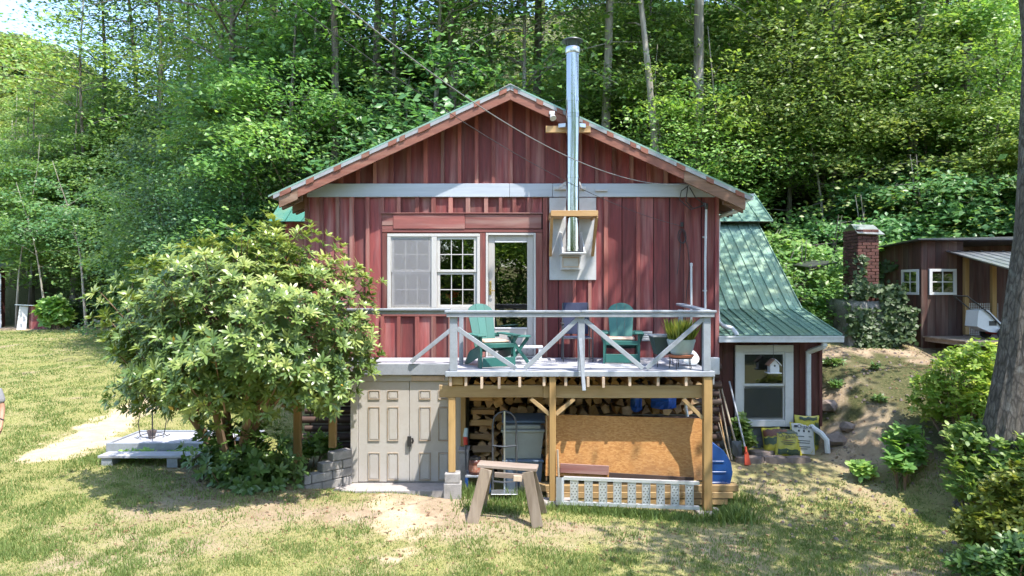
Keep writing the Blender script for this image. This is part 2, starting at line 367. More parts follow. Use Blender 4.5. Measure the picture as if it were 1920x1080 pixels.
def gz(x, y):
    x = np.asarray(x, float); y = np.asarray(y, float)
    z = .3 - .06 * np.clip(x, -3, 3.2) + .02 * np.clip(-3 - x, 0, 8)
    left = 1 - sm(1.5, 4.5, x)
    z = z + left * .035 * np.clip(y - 10.8, 0, 60) - .02 * np.clip(10.8 - y, 0, 4)
    side = (x + 2.8) * .696 - (y - 11.78) * .718     # the yard is dug out right of the retaining wall
    z = z - .27 * sm(-.05, .12, side) * sm(10.7, 11.2, y) * (1 - sm(-1.2, -.85, x)) * (1 - sm(12.6, 12.8, y)) * sm(-4.2, -3.6, x)
    # bank and path on the right
    prof = np.interp(y, [10.4, 10.9, 12.3, 13.2, 14.0, 15.0, 16.2, 30], [0, .06, .32, .42, 1.25, 1.85, 2.25, 2.6])
    prof2 = np.interp(y, [10.4, 10.9, 12.3, 13.0, 14.0, 15.0, 16.2, 30], [0, .06, .55, 1.05, 1.7, 2.0, 2.25, 2.6])
    k = sm(5.6, 7.0, x); z = z + (1 - left) * (prof * (1 - k) + prof2 * k)
    z = z + .42 * np.clip(x - 6.4, 0, 4) * (1 - sm(11.5, 15, y)) * sm(2, 8, y + 0)
    f = foot(x); z = z + .50 * np.clip(y - f, 0, 90) * sm(0, 4, y - f)
    z = z + .12 * (vnoise(x, y, .5, 3) - .5) * sm(13, 22, y) + .04 * (vnoise(x, y, 1.3, 1) - .5)
    z = z + 5.5 * sm(-10, -40, y)
    return z
def G(x, y): return float(gz(x, y))
def seg(x, y, pts):
    """distance to a polyline"""
    d = np.full(np.shape(x), 1e9)
    for (a, b), (c, e) in zip(pts[:-1], pts[1:]):
        L2 = (c - a) ** 2 + (e - b) ** 2; t = np.clip(((x - a) * (c - a) + (y - b) * (e - b)) / L2, 0, 1)
        d = np.minimum(d, np.hypot(x - a - t * (c - a), y - b - t * (e - b)))
    return d
def pixground(px, py):
    y = 8.0
    for _ in range(4000):
        x = (px - 960) * y / 1280; z = CAMZ - (py - 540) * y / 1280
        if z <= G(x, y): return x, y
        y += .02
    return x, y
SANDPATH = [pixground(*p) for p in ((105, 848), (150, 828), (195, 803), (235, 778), (285, 750), (330, 735))]
SANDPATCH = [pixground(*p) for p in ((715, 940), (735, 965), (745, 990), (760, 1020))]
def cover(x, y):
    """grass, sand, litter amounts (0..1): worn turf, the sandy track, the dirt bank and the forest floor"""
    n = .55 * vnoise(x, y, .55, 5) + .3 * vnoise(x, y, 1.7, 6) + .15 * vnoise(x, y, 5, 8)
    n2 = .5 * vnoise(x, y, 2.4, 9) + .5 * vnoise(x, y, 7, 10)
    grass = np.clip(.42 + 1.15 * (n - .3) + .5 * (n2 - .5), .0, 1)
    worn = np.exp(-((x + 1.6) / 1.9) ** 2 - ((y - 10.3) / .9) ** 2) * .38
    worn = worn + .30 * np.exp(-((x + 2.4) / 2.4) ** 2 - ((y - 9.6) / .6) ** 2)
    grass = np.clip(grass - worn * (.4 + n2), 0, 1)
    grass = np.maximum(grass, .95 * sm(-4.5, -7, x) * sm(.22, .38, n + .15 * n2) * sm(9, 11.5, y))
    lush = np.exp(-((x - 1.6) / 2.0) ** 2 - ((y - 10.25) / .35) ** 2); grass = np.maximum(grass, lush * 1.1)
    sand = np.maximum(1 - sm(.25, .7, seg(x, y, SANDPATH) + .8 * (n2 - .5)), .62 * (1 - sm(.0, .5, seg(x, y, SANDPATCH) + 1.5 * (n2 - .5))))
    shade_ = 0; bank = sm(5.2, 6.2, x) * sm(11.4, 12.6, y) * (1 - sm(9.5, 11, x)) * (1 - sm(15.2, 16.2, y))
    bank = np.maximum(bank, sm(3.6, 4.6, x) * sm(9.4, 8.0, y) * .35)
    grass = grass * (1 - sand) * (1 - bank * sm(.25, .55, n2 * .6 + .4 * n + .1))
    f = foot(x); lit = sm(-1.2, .6, y - f + 1.5 * (n - .5)); edge = np.exp(-((y - f + 1.0) / .9) ** 2) * sm(-9, -14, x)
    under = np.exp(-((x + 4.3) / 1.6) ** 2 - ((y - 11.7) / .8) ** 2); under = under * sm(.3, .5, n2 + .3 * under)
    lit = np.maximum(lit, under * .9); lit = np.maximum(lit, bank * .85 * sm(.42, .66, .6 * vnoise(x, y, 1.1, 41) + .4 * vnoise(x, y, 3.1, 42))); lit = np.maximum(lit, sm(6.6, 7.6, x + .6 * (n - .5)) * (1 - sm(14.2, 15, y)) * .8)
    grass = grass * (1 - lit) * (1 - edge)
    return np.clip(grass, 0, 1), np.clip(sand, 0, 1), np.clip(lit, 0, 1)
def gl(segs):
    out = [segs[0][0]]
    for a, b, st in segs:
        k = max(1, int(round((b - a) / st))); out += [a + (b - a) * (i + 1) / k for i in range(k)]
    return np.array(out)
gxs = gl([(-420, -60, 30), (-60, -34, 2), (-34, -10, .5), (-10, 10, .1), (10, 20, .5), (20, 60, 2), (60, 420, 30)])
gys = gl([(-120, -20, 8), (-20, 7, 1.5), (7, 15, .1), (15, 20, .25), (20, 46, .6), (46, 120, 3), (120, 600, 30)])
GX, GY = np.meshgrid(gxs, gys); GZ = gz(GX, GY)
nx, ny = len(gxs), len(gys)
gv = np.stack([GX.ravel(), GY.ravel(), GZ.ravel()], 1)
ii = (np.arange(ny - 1)[:, None] * nx + np.arange(nx - 1)[None, :]).ravel()
gf = np.stack([ii, ii + 1, ii + 1 + nx, ii + nx], 1)
def npmesh(name, v, f, mat=None, tint=None, smooth=False):
    me = bpy.data.meshes.new(name); k = f.shape[1]
    me.vertices.add(len(v)); me.vertices.foreach_set("co", v.astype(np.float32).ravel())
    me.loops.add(len(f) * k); me.loops.foreach_set("vertex_index", f.astype(np.int32).ravel())
    me.polygons.add(len(f)); me.polygons.foreach_set("loop_start", np.arange(0, len(f) * k, k, dtype=np.int32))
    me.update(calc_edges=True)
    if tint is not None:
        a = me.attributes.new("tint", 'FLOAT', 'POINT'); a.data.foreach_set("value", tint.astype(np.float32))
    if mat: me.materials.append(mat)
    if smooth: me.shade_smooth()
    return me
gm = npmesh("ground", gv, gf, None, None, True)
cg, cs, cl = cover(GX.ravel(), GY.ravel())
ca = gm.attributes.new("cover", 'FLOAT_COLOR', 'POINT'); ca.data.foreach_set("color", np.stack([cg, cs, cl, np.ones_like(cg)], 1).astype(np.float32).ravel())
m, t, bs = nodes("lawn_sand_and_leaf_litter")
at_ = t.nodes.new("ShaderNodeAttribute"); at_.attribute_name = "cover"; sp = t.nodes.new("ShaderNodeSeparateColor"); t.links.new(at_.outputs["Color"], sp.inputs[0])
co, _ = coords(t, (1, 1, 1), False)
n1 = noise(t, co, 3.0, 8, .7); n2 = noise(t, co, 22, 6, .7); n3 = noise(t, co, .7, 4, .6)
dirt = ramp(t, [(.25, (0.179, 0.125, 0.084)), (.55, (0.314, 0.242, 0.168)), (.8, (0.430, 0.354, 0.256))], n1)
gr = ramp(t, [(.25, (0.125, 0.143, 0.040)), (.5, (0.224, 0.220, 0.076)), (.75, (0.332, 0.294, 0.132))], n2)
gr = mixc(t, maprange(t, n3, .4, .7, 0, .5), gr, (0.278, 0.225, 0.120))
sand = ramp(t, [(.3, (0.400, 0.296, 0.176)), (.7, (0.560, 0.456, 0.304))], n1)
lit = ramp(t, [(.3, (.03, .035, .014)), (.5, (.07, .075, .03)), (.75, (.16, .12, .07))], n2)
def thr(v, nn, lo=.18, hi=.72):
    a = t.nodes.new("ShaderNodeMath"); a.operation = 'ADD'; t.links.new(v, a.inputs[0])
    b = t.nodes.new("ShaderNodeMath"); b.operation = 'MULTIPLY_ADD'; t.links.new(nn, b.inputs[0]); b.inputs[1].default_value = .9; b.inputs[2].default_value = -.45
    t.links.new(b.outputs[0], a.inputs[1]); return maprange(t, a.outputs[0], lo, hi)
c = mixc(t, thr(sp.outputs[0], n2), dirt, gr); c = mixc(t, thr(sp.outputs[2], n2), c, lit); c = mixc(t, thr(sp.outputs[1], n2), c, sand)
t.links.new(c, bs.inputs["Base Color"]); bs.inputs["Roughness"].default_value = .95; bs.inputs["Specular IOR Level"].default_value = .15
bump(t, bs, n2, .7, .03); gm.materials.append(m)
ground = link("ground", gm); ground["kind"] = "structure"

# ------------------------------------------------------------------ leaves and trees
def frames(n, tilt, rs, bias=None):
    """random leaf frames: normals near up with the given tilt, random heading"""
    az = rs.uniform(0, 2 * np.pi, n); tl = np.abs(rs.normal(0, tilt, n))
    nrm = np.stack([np.sin(tl) * np.cos(az), np.sin(tl) * np.sin(az), np.cos(tl)], 1)
    h = rs.uniform(0, 2 * np.pi, n); d = np.stack([np.cos(h), np.sin(h), np.zeros(n)], 1)
    return nrm, d
def leaves(pos, d, nrm, L, W, fold=.12, droop=.0):
    """one folded two-triangle leaf per position"""
    d = d - nrm * (d * nrm).sum(1, keepdims=True); d /= np.linalg.norm(d, axis=1, keepdims=True) + 1e-9
    s = np.cross(nrm, d); L = L[:, None]; W = W[:, None]
    b = pos; tp = pos + d * L - nrm * L * droop; mid = pos + d * L * .5 + nrm * L * fold
    l = mid + s * W * .5 - nrm * L * fold * .6; r = mid - s * W * .5 - nrm * L * fold * .6
    n = len(pos); v = np.stack([b, l, tp, r], 1).reshape(-1, 3); k = np.arange(n) * 4
    f = np.stack([np.stack([k, k + 2, k + 1], 1), np.stack([k, k + 3, k + 2], 1)], 1).reshape(-1, 3)
    return v, f
def tint_for(n, rs, base=None):
    tn = rs.beta(2.0, 2.2, n) if base is None else np.clip(base + rs.normal(0, .16, n), 0, 1)
    return np.repeat(tn, 4)
def limb_pts(p0, az, L, rise, droop, k=5):
    out = []
    for i in range(k):
        s = i / (k - 1); out.append((p0[0] + math.cos(az) * L * s, p0[1] + math.sin(az) * L * s, p0[2] + rise * L * s - droop * L * s * s))
    return out
def tree_proto(seed, H, first, nb, blen, nl, lsize, trunk_r, lean=.03, tilt=.62, shape='dome', spread=.46, wig=.25, rise=.45, stems=1):
    rs = np.random.default_rng(seed); rd = random.Random(seed)
    tm = MB(); P = []; B = []
    for st in range(stems):
        la = rd.uniform(0, 6.28); ls = lean * rd.uniform(.4, 1.3) * (1 if stems == 1 else 4)
        tp = []
        for i in range(9):
            s = i / 8; tp.append(Vector((math.cos(la) * ls * H * s + wig * math.sin(s * 5 + seed) * s * .6, math.sin(la) * ls * H * s + wig * math.cos(s * 4 + seed * 2) * s * .6, H * s - .3 * (s == 0))))
        tm.tube(tp, [trunk_r * (1 - .88 * (i / 8)) * (1.3 if i == 0 else 1) for i in range(9)], 7)
        for j in range(nb // stems):
            u = (j + rd.random()) / (nb // stems) * .5 + rd.random() * .5; h = first + (1 - first) * u
            i0 = min(7, int(h * 8)); p = tp[i0].lerp(tp[i0 + 1], h * 8 - i0)
            if shape == 'dome': k = (1.05 - .72 * u ** 2.2) * (1 if first < .3 else .55 + .45 * math.sin(math.pi * (.15 + .8 * u)))
            elif shape == 'cone': k = 1.05 - .85 * u
            else: k = .55 + .45 * math.sin(math.pi * (.1 + .8 * u))
            L = blen * k * rd.uniform(.7, 1.2); az = j * 2.399 + rd.uniform(-.5, .5)
            lp = limb_pts(p, az, L, rise * rd.uniform(-.1, 1.9), .35 * rd.uniform(.3, 1.5))
            r0 = max(.012, trunk_r * (1 - .88 * h) * .45); tm.tube(lp, [r0 * (1 - .8 * q / 4) for q in range(5)], 4, False)
            n = int(nl * k * rd.uniform(.7, 1.3)); s = rs.uniform(.34, 1.08, n) if first < .3 else rs.uniform(.2, 1.06, n)
            lpv = np.array(lp); idx = np.clip((s * 4).astype(int), 0, 3); fr = (s * 4 - idx)[:, None]
            c = lpv[idx] * (1 - fr) + lpv[idx + 1] * fr
            lat = rs.normal(0, 1, n) * spread * L * (.35 + .5 * np.sin(np.pi * np.clip(s, 0, 1)))
            # leaves sit in small bunches
            nbun = max(3, n // 9); bi = rs.integers(0, nbun, n); bo = rs.normal(0, .5, (nbun, 3)) * np.array([.38, .38, .26]) * min(1.4, L * .35)
            perp = np.array([-math.sin(az), math.cos(az), 0])
            c = c + perp * lat[:, None] + bo[bi] + rs.normal(0, 1, (n, 3)) * np.array([.10, .10, .05]) - np.array([0, 0, 1]) * (np.abs(lat) * .22)[:, None]
            P.append(c); B.append(np.full(n, np.clip(rs.normal(.48, .2), 0, 1)))
    P = np.concatenate(P); B = np.concatenate(B); n = len(P)
    nrm, d = frames(n, tilt, rs); nrm = nrm + np.array([.12, -.42, 0.]); nrm /= np.linalg.norm(nrm, axis=1, keepdims=True)   # leaves turn to the open, sunny side
    L = lsize * rs.uniform(.7, 1.35, n); v, f = leaves(P, d, nrm, L, L * rs.uniform(.5, .75, n), .1, .1)
    return tm, npmesh("crown", v, f, None, tint_for(n, rs, B))
PROTO = {}
def make_protos():
    for nm, kw in {
        'under0': dict(seed=1, H=8.5, first=.06, nb=46, blen=3.3, nl=525, lsize=.126, trunk_r=.10),
        'under1': dict(seed=2, H=7.0, first=.04, nb=44, blen=3.5, nl=525, lsize=.134, trunk_r=.09, stems=2, lean=.04),
        'under2': dict(seed=3, H=10.5, first=.10, nb=50, blen=3.2, nl=503, lsize=.126, trunk_r=.12, shape='cone'),
        'under3': dict(seed=4, H=6.0, first=.03, nb=42, blen=2.9, nl=461, lsize=.142, trunk_r=.08, stems=2, lean=.06),
        'tall0': dict(seed=5, H=22, first=.45, nb=44, blen=5.0, nl=142, lsize=.24, trunk_r=.21, shape='dome', lean=.03, wig=.7),
        'tall1': dict(seed=6, H=25, first=.48, nb=46, blen=4.8, nl=136, lsize=.24, trunk_r=.17, shape='oval', lean=.04, wig=.8),
        'tall2': dict(seed=8, H=19, first=.42, nb=42, blen=4.4, nl=136, lsize=.22, trunk_r=.145, shape='dome', lean=.05, wig=.6),
        'sap0': dict(seed=12, H=8.5, first=.38, nb=16, blen=1.9, nl=110, lsize=.17, trunk_r=.075, lean=.16, wig=.5),
        'sap1': dict(seed=14, H=10, first=.45, nb=14, blen=1.7, nl=90, lsize=.18, trunk_r=.06, lean=.10, wig=.7),
        'under4': dict(seed=15, H=9.0, first=.10, nb=40, blen=3.6, nl=282, lsize=.218, trunk_r=.11, spread=.5),
        'shrub0': dict(seed=9, H=2.6, first=.08, nb=30, blen=1.7, nl=170, lsize=.15, trunk_r=.05, stems=3, lean=.08, shape='oval'),
    }.items():
        tm, crown = tree_proto(**kw)
        me = bpy.data.meshes.new("trunk"); me.from_pydata([tuple(p) for p in tm.v], [], tm.f); me.update(); me.shade_smooth()
        PROTO[nm] = (me, crown)
make_protos()
MESHV = {}
def variant(nm, part, mat):
    k = (nm, part, mat)
    if k not in MESHV:
        me = PROTO[nm][part].copy(); me.materials.clear(); me.materials.append(M[mat]); MESHV[k] = me
    return MESHV[k]
def plant_tree(nm, x, y, s=1.0, rz=None, leaf='leaf_a', bark='bark', name="forest_tree", label="", cat="tree", group=None, z=None, sz=None, tiltx=0):
    e = bpy.data.objects.new(name, None); COL.objects.link(e)
    e.location = (x, y, (G(x, y) if z is None else z) - .1); e.rotation_euler = (tiltx, 0, random.uniform(-.95, .95) if rz is None else rz)
    e.scale = (s, s, sz or s); tag(e, label, cat, group)
    for part, nmn, mt in ((0, "trunk", bark), (1, "crown", leaf)):
        o = bpy.data.objects.new(nmn, variant(nm, part, mt)); COL.objects.link(o); o.parent = e
    return e
rf = random.Random(5)
def rowf(Y0, x0, x1, step, kinds, leaf, label, group, sc=(.85, 1.25), jy=2.4, name="forest_tree", skip=None, bark='bark'):
    x = x0
    while x < x1:
        xx = x + rf.uniform(-.3, .3) * step; yy = Y0 + rf.uniform(-jy, jy)
        x += step * rf.uniform(.85, 1.15)
        if skip and skip(xx, yy): continue
        plant_tree(rf.choice(kinds), xx, yy, rf.uniform(*sc), None, rf.choice(leaf), bark, name, label, group=group)
LB_R = "leafy understory tree on the sunlit wooded slope right of the red house"; GR_R = "understory trees on the slope right of the house"
LB_M = "dense green understory tree in the wood directly behind the red house roof"; GR_M = "understory trees in the wood behind the house"
LB_L = "dark green leafy tree along the wood edge behind the left lawn"; GR_L = "trees along the wood edge behind the left lawn"
U = ['under0', 'under1', 'under2', 'under3', 'under4', 'under0']; TT = ['tall0', 'tall1', 'tall2']
# right slope, nearer first
rowf(21.0, 5.5, 24, 2.7, U, ['leaf_b', 'leaf_a'], LB_R, GR_R, (.75, 1.0), skip=lambda x, y: 7.0 < x < 17 and y < 20.2)
rowf(24.5, 4.5, 26, 3.0, U, ['leaf_b', 'leaf_b', 'leaf_a'], LB_R, GR_R, (.9, 1.2))
rowf(29.0, 5, 30, 4.2, U, ['leaf_b', 'leaf_a'], LB_R, GR_R, (1.0, 1.35))
rowf(35.0, 6, 36, 5.5, U, ['leaf_b', 'leaf_a'], LB_R, GR_R, (1.1, 1.4))
# behind the house
rowf(23.0, -7, 5, 2.9, U, ['leaf_a', 'leaf_c'], LB_M, GR_M, (.9, 1.2))
rowf(27.5, -10, 6, 3.4, U, ['leaf_a', 'leaf_c', 'leaf_b'], LB_M, GR_M, (1.0, 1.3))
rowf(33.0, -14, 7, 6.5, U, ['leaf_a', 'leaf_b'], LB_M, GR_M, (.9, 1.2))
# left edge: the wood edge runs back from the house corner to the far end of the lawn
for k in range(13):
    s = k / 12; ex = -8 - 19.5 * s; ey = float(foot(ex)) + 2.6
    for q in range(3):
        x = ex + rf.uniform(-1, 1) + q * .6; y = ey + q * 3.6 + rf.uniform(-.8, .8)
        plant_tree(rf.choice(U), x, y, rf.uniform(.9, 1.25) * (1 + .12 * q), None, rf.choice(['leaf_c', 'leaf_a', 'leaf_a'] if q < 2 else ['leaf_a', 'leaf_b']), 'bark', "forest_tree", LB_L, group=GR_L)
for x, y, s in ((-31.5, 45, 1.0), (-34.5, 47, .85), (-30, 50, 1.3), (-38, 52, .9), (-41, 56, 1.0), (-36, 60, 1.25), (-29.5, 41.5, .8), (-27.8, 40.5, .95), (-33, 42.5, .8), (-26.6, 44, 1.2), (-29, 46.5, 1.15), (-45, 58, 1.1), (-50, 66, 1.3), (-42, 66, 1.3), (-56, 74, 1.3), (-48, 78, 1.5), (-36.5, 50, 1.35), (-40.5, 55, 1.45), (-33.5, 47, 1.2)):
    plant_tree('under2' if s > 1 else 'under0', x, y, s, None, 'leaf_b', 'bark', "forest_tree", LB_L, group=GR_L)
# canopy trees: their grey trunks show between the leaves
LB_T = "tall forest tree with a bare grey trunk rising behind the house roof"; GR_T = "tall canopy trees in the wood"
LB_T2 = "tall forest tree with a slim grey trunk on the right hand slope"; LB_T3 = "tall broadleaf tree with a high crown in the left hand wood"
for px, Y, nm, bk in ((440, 25.5, 'tall0', 'bark'), (565, 23.5, 'tall2', 'bark'), (628, 22.4, 'tall1', 'bark'), (735, 23.2, 'tall2', 'barkpale'), (712, 24, 'tall0', 'bark'), (800, 21.2, 'tall2', 'bark'), (852, 24, 'tall1', 'bark'), (982, 22, 'tall2', 'bark'), (1128, 23, 'tall1', 'barkpale'), (1012, 25, 'tall0', 'bark')):
    plant_tree(nm, (px - 960) * Y / 1280, Y, rf.uniform(.9, 1.1), None, rf.choice(['leaf_a', 'leaf_b']), bk, "forest_tree", LB_T, group=GR_T)
for px, Y, nm, bk in ((1245, 20.8, 'tall2', 'barkpale'), (1312, 22, 'tall0', 'bark'), (1500, 26.5, 'tall1', 'bark'), (1440, 27, 'tall2', 'barkpale'), (1705, 21.8, 'tall1', 'barkpale'), (1822, 21.5, 'tall0', 'bark')):
    plant_tree(nm, (px - 960) * Y / 1280, Y, rf.uniform(.9, 1.1), None, rf.choice(['leaf_b', 'leaf_a', 'leaf_b']), bk, "forest_tree", LB_T2, group=GR_T)
for x, y, nm in ((-24.6, 39.5, 'tall2'), (-26.2, 44, 'tall0'), (-11, 30, 'tall1'), (-14, 33, 'tall0'), (-17, 37, 'tall2'), (-21, 41, 'tall0'), (-24.5, 45, 'tall1'), (-15, 42, 'tall1'), (-20, 48, 'tall0'), (-26.5, 50, 'tall2'), (-9, 36, 'tall0'), (-4, 40, 'tall1'), (2, 41, 'tall0'), (8, 42, 'tall1'), (14, 41, 'tall0'), (21, 41, 'tall1'), (27, 38, 'tall0'), (33, 42, 'tall1')):
    plant_tree(nm, x, y, rf.uniform(.95, 1.15), None, rf.choice(['leaf_a', 'leaf_b', 'leaf_c']), 'bark', "forest_tree", LB_T3 if x < -8 else LB_T2 if x > 5 else LB_T, group=GR_T)
rowf(41, -16, 42, 6.5, U, ['leaf_a', 'leaf_b', 'leaf_b'], "broadleaf tree half way up the wooded hillside", "trees half way up the hillside", (1.2, 1.6), 2)
# far rows close the view
rowf(50, -24, 36, 8.0, TT, ['leaf_a', 'leaf_b'], "tall tree far up the wooded hillside behind all the others", "trees far up the hillside", (.9, 1.1), 2.5)
# thin pale saplings that lean out of the wood edge
for px, Y, nm, s in ((30, 36.5, 'sap1', 1.0), (92, 36, 'sap0', .9), (165, 33, 'sap0', 1.0), (240, 30, 'sap1', .9), (345, 25.5, 'sap0', .8), (470, 22.5, 'sap1', .85), (540, 22, 'sap0', .7)):
    plant_tree(nm, (px - 960) * Y / 1280, Y, s, None, 'leaf_c', 'barkpale', "sapling_tree", "slender pale stemmed sapling leaning out of the wood left of the house", group="pale saplings at the wood edge")
for px, Y, nm, s in ((1262, 20.8, 'sap1', .9), (1380, 21.5, 'sap0', 1.0), (1475, 23, 'sap1', 1.1), (1560, 21, 'sap0', .8), (1700, 21.5, 'sap1', 1.1), (1760, 21.5, 'sap0', 1.0), (1850, 21, 'sap1', 1.0)):
    plant_tree(nm, (px - 960) * Y / 1280, Y, s, None, 'leaf_b', 'barkpale', "sapling_tree", "slender pale stemmed sapling on the slope right of the house", group="pale saplings on the right slope")
# shrubs along the wood edge
LB_S = "low leafy shrub on the dirt bank at the wood edge by the left lawn"; LB_S2 = "dark glossy shrub at the foot of the slope behind the brick chimney"
for k in range(9):
    ex = -7 - 17 * k / 8 + rf.uniform(-.6, .6); plant_tree('shrub0', ex, float(foot(ex)) + rf.uniform(.6, 2.0), rf.uniform(.6, 1.1), None, rf.choice(['leaf_c', 'leaf_a']), 'bark', "forest_shrub", LB_S, "shrub", "shrubs along the wood edge")
for x, y, s in ((7.2, 19.2, .9), (8.2, 18.6, 1.0), (7.4, 17.6, .75), (9.4, 19.8, 1.15), (10.8, 20.0, 1.1), (12.6, 20.3, 1.2), (14.4, 20.4, 1.2), (16.4, 20.3, 1.2), (18.4, 19.5, 1.2), (6.9, 20.6, 1.1)):
    plant_tree('shrub0', x, y, s, None, rf.choice(['leaf_c', 'leaf_a']), 'bark', "forest_shrub", LB_S2, "shrub", "shrubs behind the chimney")
# big tree at the right edge: its crown is above the frame and shades the house
def big_tree():
    x, y = 7.42, 10.2; z = G(x, y)
    e = thing("shade_tree", "massive grey barked tree trunk at the right edge beside the green bushes", "tree", (x, y, z - .2))
    pts = [(0, 0, 0), (.03, 0, .35), (.10, 0, 1.0), (.28, .02, 2.2), (.55, .05, 4.2), (.75, .2, 7), (.6, .4, 10), (.3, .5, 14), (.1, .6, 18)]
    rr = [.62, .52, .44, .38, .34, .31, .26, .18, .05]
    tm = MB(); N_, K_ = 84, 64; zs = np.array([q[2] for q in pts]); V = []
    for i in range(N_):
        zz = 18 * (i / (N_ - 1)) ** 1.7; cx = np.interp(zz, zs, [q[0] for q in pts]); cy = np.interp(zz, zs, [q[1] for q in pts]); r0 = np.interp(zz, zs, rr)
        for k in range(K_):
            a = 6.2832 * k / K_; rg = abs(math.sin(a * 11 + 1.6 * float(vnoise(zz * .8, a, 1.0, 3)) * 3)) ** .6; n_ = float(vnoise(a * 9 % 56.5, zz * 2.2, 1.0, 5)); fl = 1 + .10 * math.sin(a * 5 + 1) * max(0, 1 - zz / 1.2)
            q = r0 * fl * (.95 + .045 * rg + .05 * n_); V.append((cx + q * math.cos(a), cy + q * math.sin(a), zz))
    tm.add(V, [(i * K_ + k, i * K_ + (k + 1) % K_, (i + 1) * K_ + (k + 1) % K_, (i + 1) * K_ + k) for i in range(N_ - 1) for k in range(K_)])
    rs = np.random.default_rng(77); rd = random.Random(4); P = []; B = []
    for j in range(58):
        u = (j + rd.random()) / 58; h = 8.2 + 9.5 * u; az = j * 2.399 + rd.uniform(-.4, .4); L = (3.9 * math.sin(math.pi * (.22 + .7 * u)) + .5) * rd.uniform(.75, 1.15) * (1.12 - .52 * max(0, math.cos(az + .82)))
        i0 = max(i for i in range(len(pts) - 1) if pts[i][2] <= h); fr = (h - pts[i0][2]) / (pts[i0 + 1][2] - pts[i0][2])
        p = [pts[i0][q] * (1 - fr) + pts[i0 + 1][q] * fr for q in range(3)]
        lp = limb_pts(p, az, L, .5 * rd.uniform(.5, 1.3), .35); tm.tube(lp, [.09 * (1 - .85 * q / 4) for q in range(5)], 5, False)
        n = int(115 * rd.uniform(.7, 1.3)); s = rs.uniform(.25, 1.05, n); lpv = np.array(lp); idx = np.clip((s * 4).astype(int), 0, 3); f2 = (s * 4 - idx)[:, None]
        c = lpv[idx] * (1 - f2) + lpv[idx + 1] * f2; nb = 14; bi = rs.integers(0, nb, n); bo = rs.normal(0, .36, (nb, 3)) * np.array([1, 1, .4])
        P.append(c + bo[bi] + rs.normal(0, .13, (n, 3))); B.append(np.full(n, rs.uniform(.2, .7)))
    o = tm.build("trunk", M['bigbark'], None); o.parent = e
    P = np.concatenate(P); B = np.concatenate(B); n = len(P); nrm, d = frames(n, .8, rs); L = rs.uniform(.14, .24, n)
    v, f = leaves(P, d, nrm, L, L * .65); me = npmesh("crown", v, f, M['leaf_a'], tint_for(n, rs, B)); c = link("crown", me); c.parent = e
big_tree()
# trees outside the frame whose shade falls into it, and the wood behind the camera that the panes mirror
for x, y, nm, s in ((6.6, 5.2, 'tall2', .62),):
    plant_tree(nm, x, y, s, None, 'leaf_a', 'bark', "shade_tree", "tall tree standing out of view to the right that shades the path", group="shade trees right of the path")
for k in range(11):
    x = -22 + 4.4 * k + rf.uniform(-1, 1); plant_tree(rf.choice(U), x, -12 + rf.uniform(-2, 2), rf.uniform(1.2, 1.6), None, rf.choice(['leaf_a', 'leaf_b']), 'bark', "forest_tree", "leafy tree behind the viewer, seen only mirrored in the window panes", group="trees mirrored in the panes")
    plant_tree(rf.choice(TT), x + 2, -18 + rf.uniform(-2, 2), rf.uniform(.8, 1.0), None, rf.choice(['leaf_a', 'leaf_b']), 'bark', "forest_tree", "leafy tree behind the viewer, seen only mirrored in the window panes", group="trees mirrored in the panes")
# distant wooded hill at the top left
def far_hill():
    rs = np.random.default_rng(21); xs = np.linspace(-420, -60, 60); ys = np.linspace(150, 420, 40); X, Y = np.meshgrid(xs, ys)
    def hz(X, Y): return 2 + 116 * np.exp(-((X + 255) / 120) ** 2) * sm(150, 330, Y) + 4 * vnoise(X, Y, .03, 4)
    v = np.stack([X.ravel(), Y.ravel(), hz(X, Y).ravel()], 1); i = (np.arange(39)[:, None] * 60 + np.arange(59)[None, :]).ravel()
    o = link("hill", npmesh("hill", v, np.stack([i, i + 1, i + 61, i + 60], 1), M['leaf_v'], None, True)); o["kind"] = "structure"
    n = 1700; cy = rs.uniform(155, 345, n); cx = cy * rs.uniform(-.90, -.55, n); P = []; T = []
    for x, y in zip(cx, cy):
        r = rs.uniform(2.6, 5.8); k = 60; d = rs.normal(0, 1, (k, 3)); d /= np.linalg.norm(d, axis=1, keepdims=True); d[:, 2] = np.abs(d[:, 2]) * 1.2 - .2
        P.append(np.array([x, y, float(hz(x, y)) + r * .7]) + d * r * rs.uniform(.75, 1.05, (k, 1))); T.append(np.full(k, rs.uniform(.1, .9)))
    P = np.concatenate(P); T = np.concatenate(T); nrm, d = frames(len(P), .7, rs); L = rs.uniform(1.1, 1.9, len(P))
    v, f = leaves(P, d, nrm, L, L * .9); w_ = link("far_woodland", npmesh("far_woodland", v, f, M['leaf_far'], tint_for(len(P), rs, T)))
    tag(w_, "pale green woodland on the distant hill under the blue sky", "woodland", None, "stuff")
far_hill()
# ------------------------------------------------------------------ the house
rh = random.Random(31)
house = thing("house", "red board and batten gabled house with stainless stovepipe and raised deck", "house", (0, 12.8, .3))
ZA, XA, SL = 7.302, -.03, .459
def zr(x): return ZA - SL * abs(x - XA)
def wallbox(x0, x1, z0, z1, mat='backing', y0=12.832, y1=12.90, par=None, name="sheathing"): return box(name, x0, x1, y0, y1, z0, z1, M[mat], par or house, 0)
WIN = (-2.32, -.60, 3.25, 4.66); DOOR = (-.49, .44, 2.35, 4.68)
fw = box("front_wall", -3.83, WIN[0], 12.832, 12.90, 2.2, 5.62, M['backing'], house, 0)
for a in ((WIN[1], DOOR[0], 2.2, 5.62), (DOOR[1], 3.85, 2.2, 5.62), (WIN[0], WIN[1], 4.66, 5.62), (DOOR[0], DOOR[1], 4.68, 5.62), (WIN[0], WIN[1], 2.2, 3.25), (DOOR[0], DOOR[1], 2.2, 2.345)):
    wallbox(*a, par=fw)
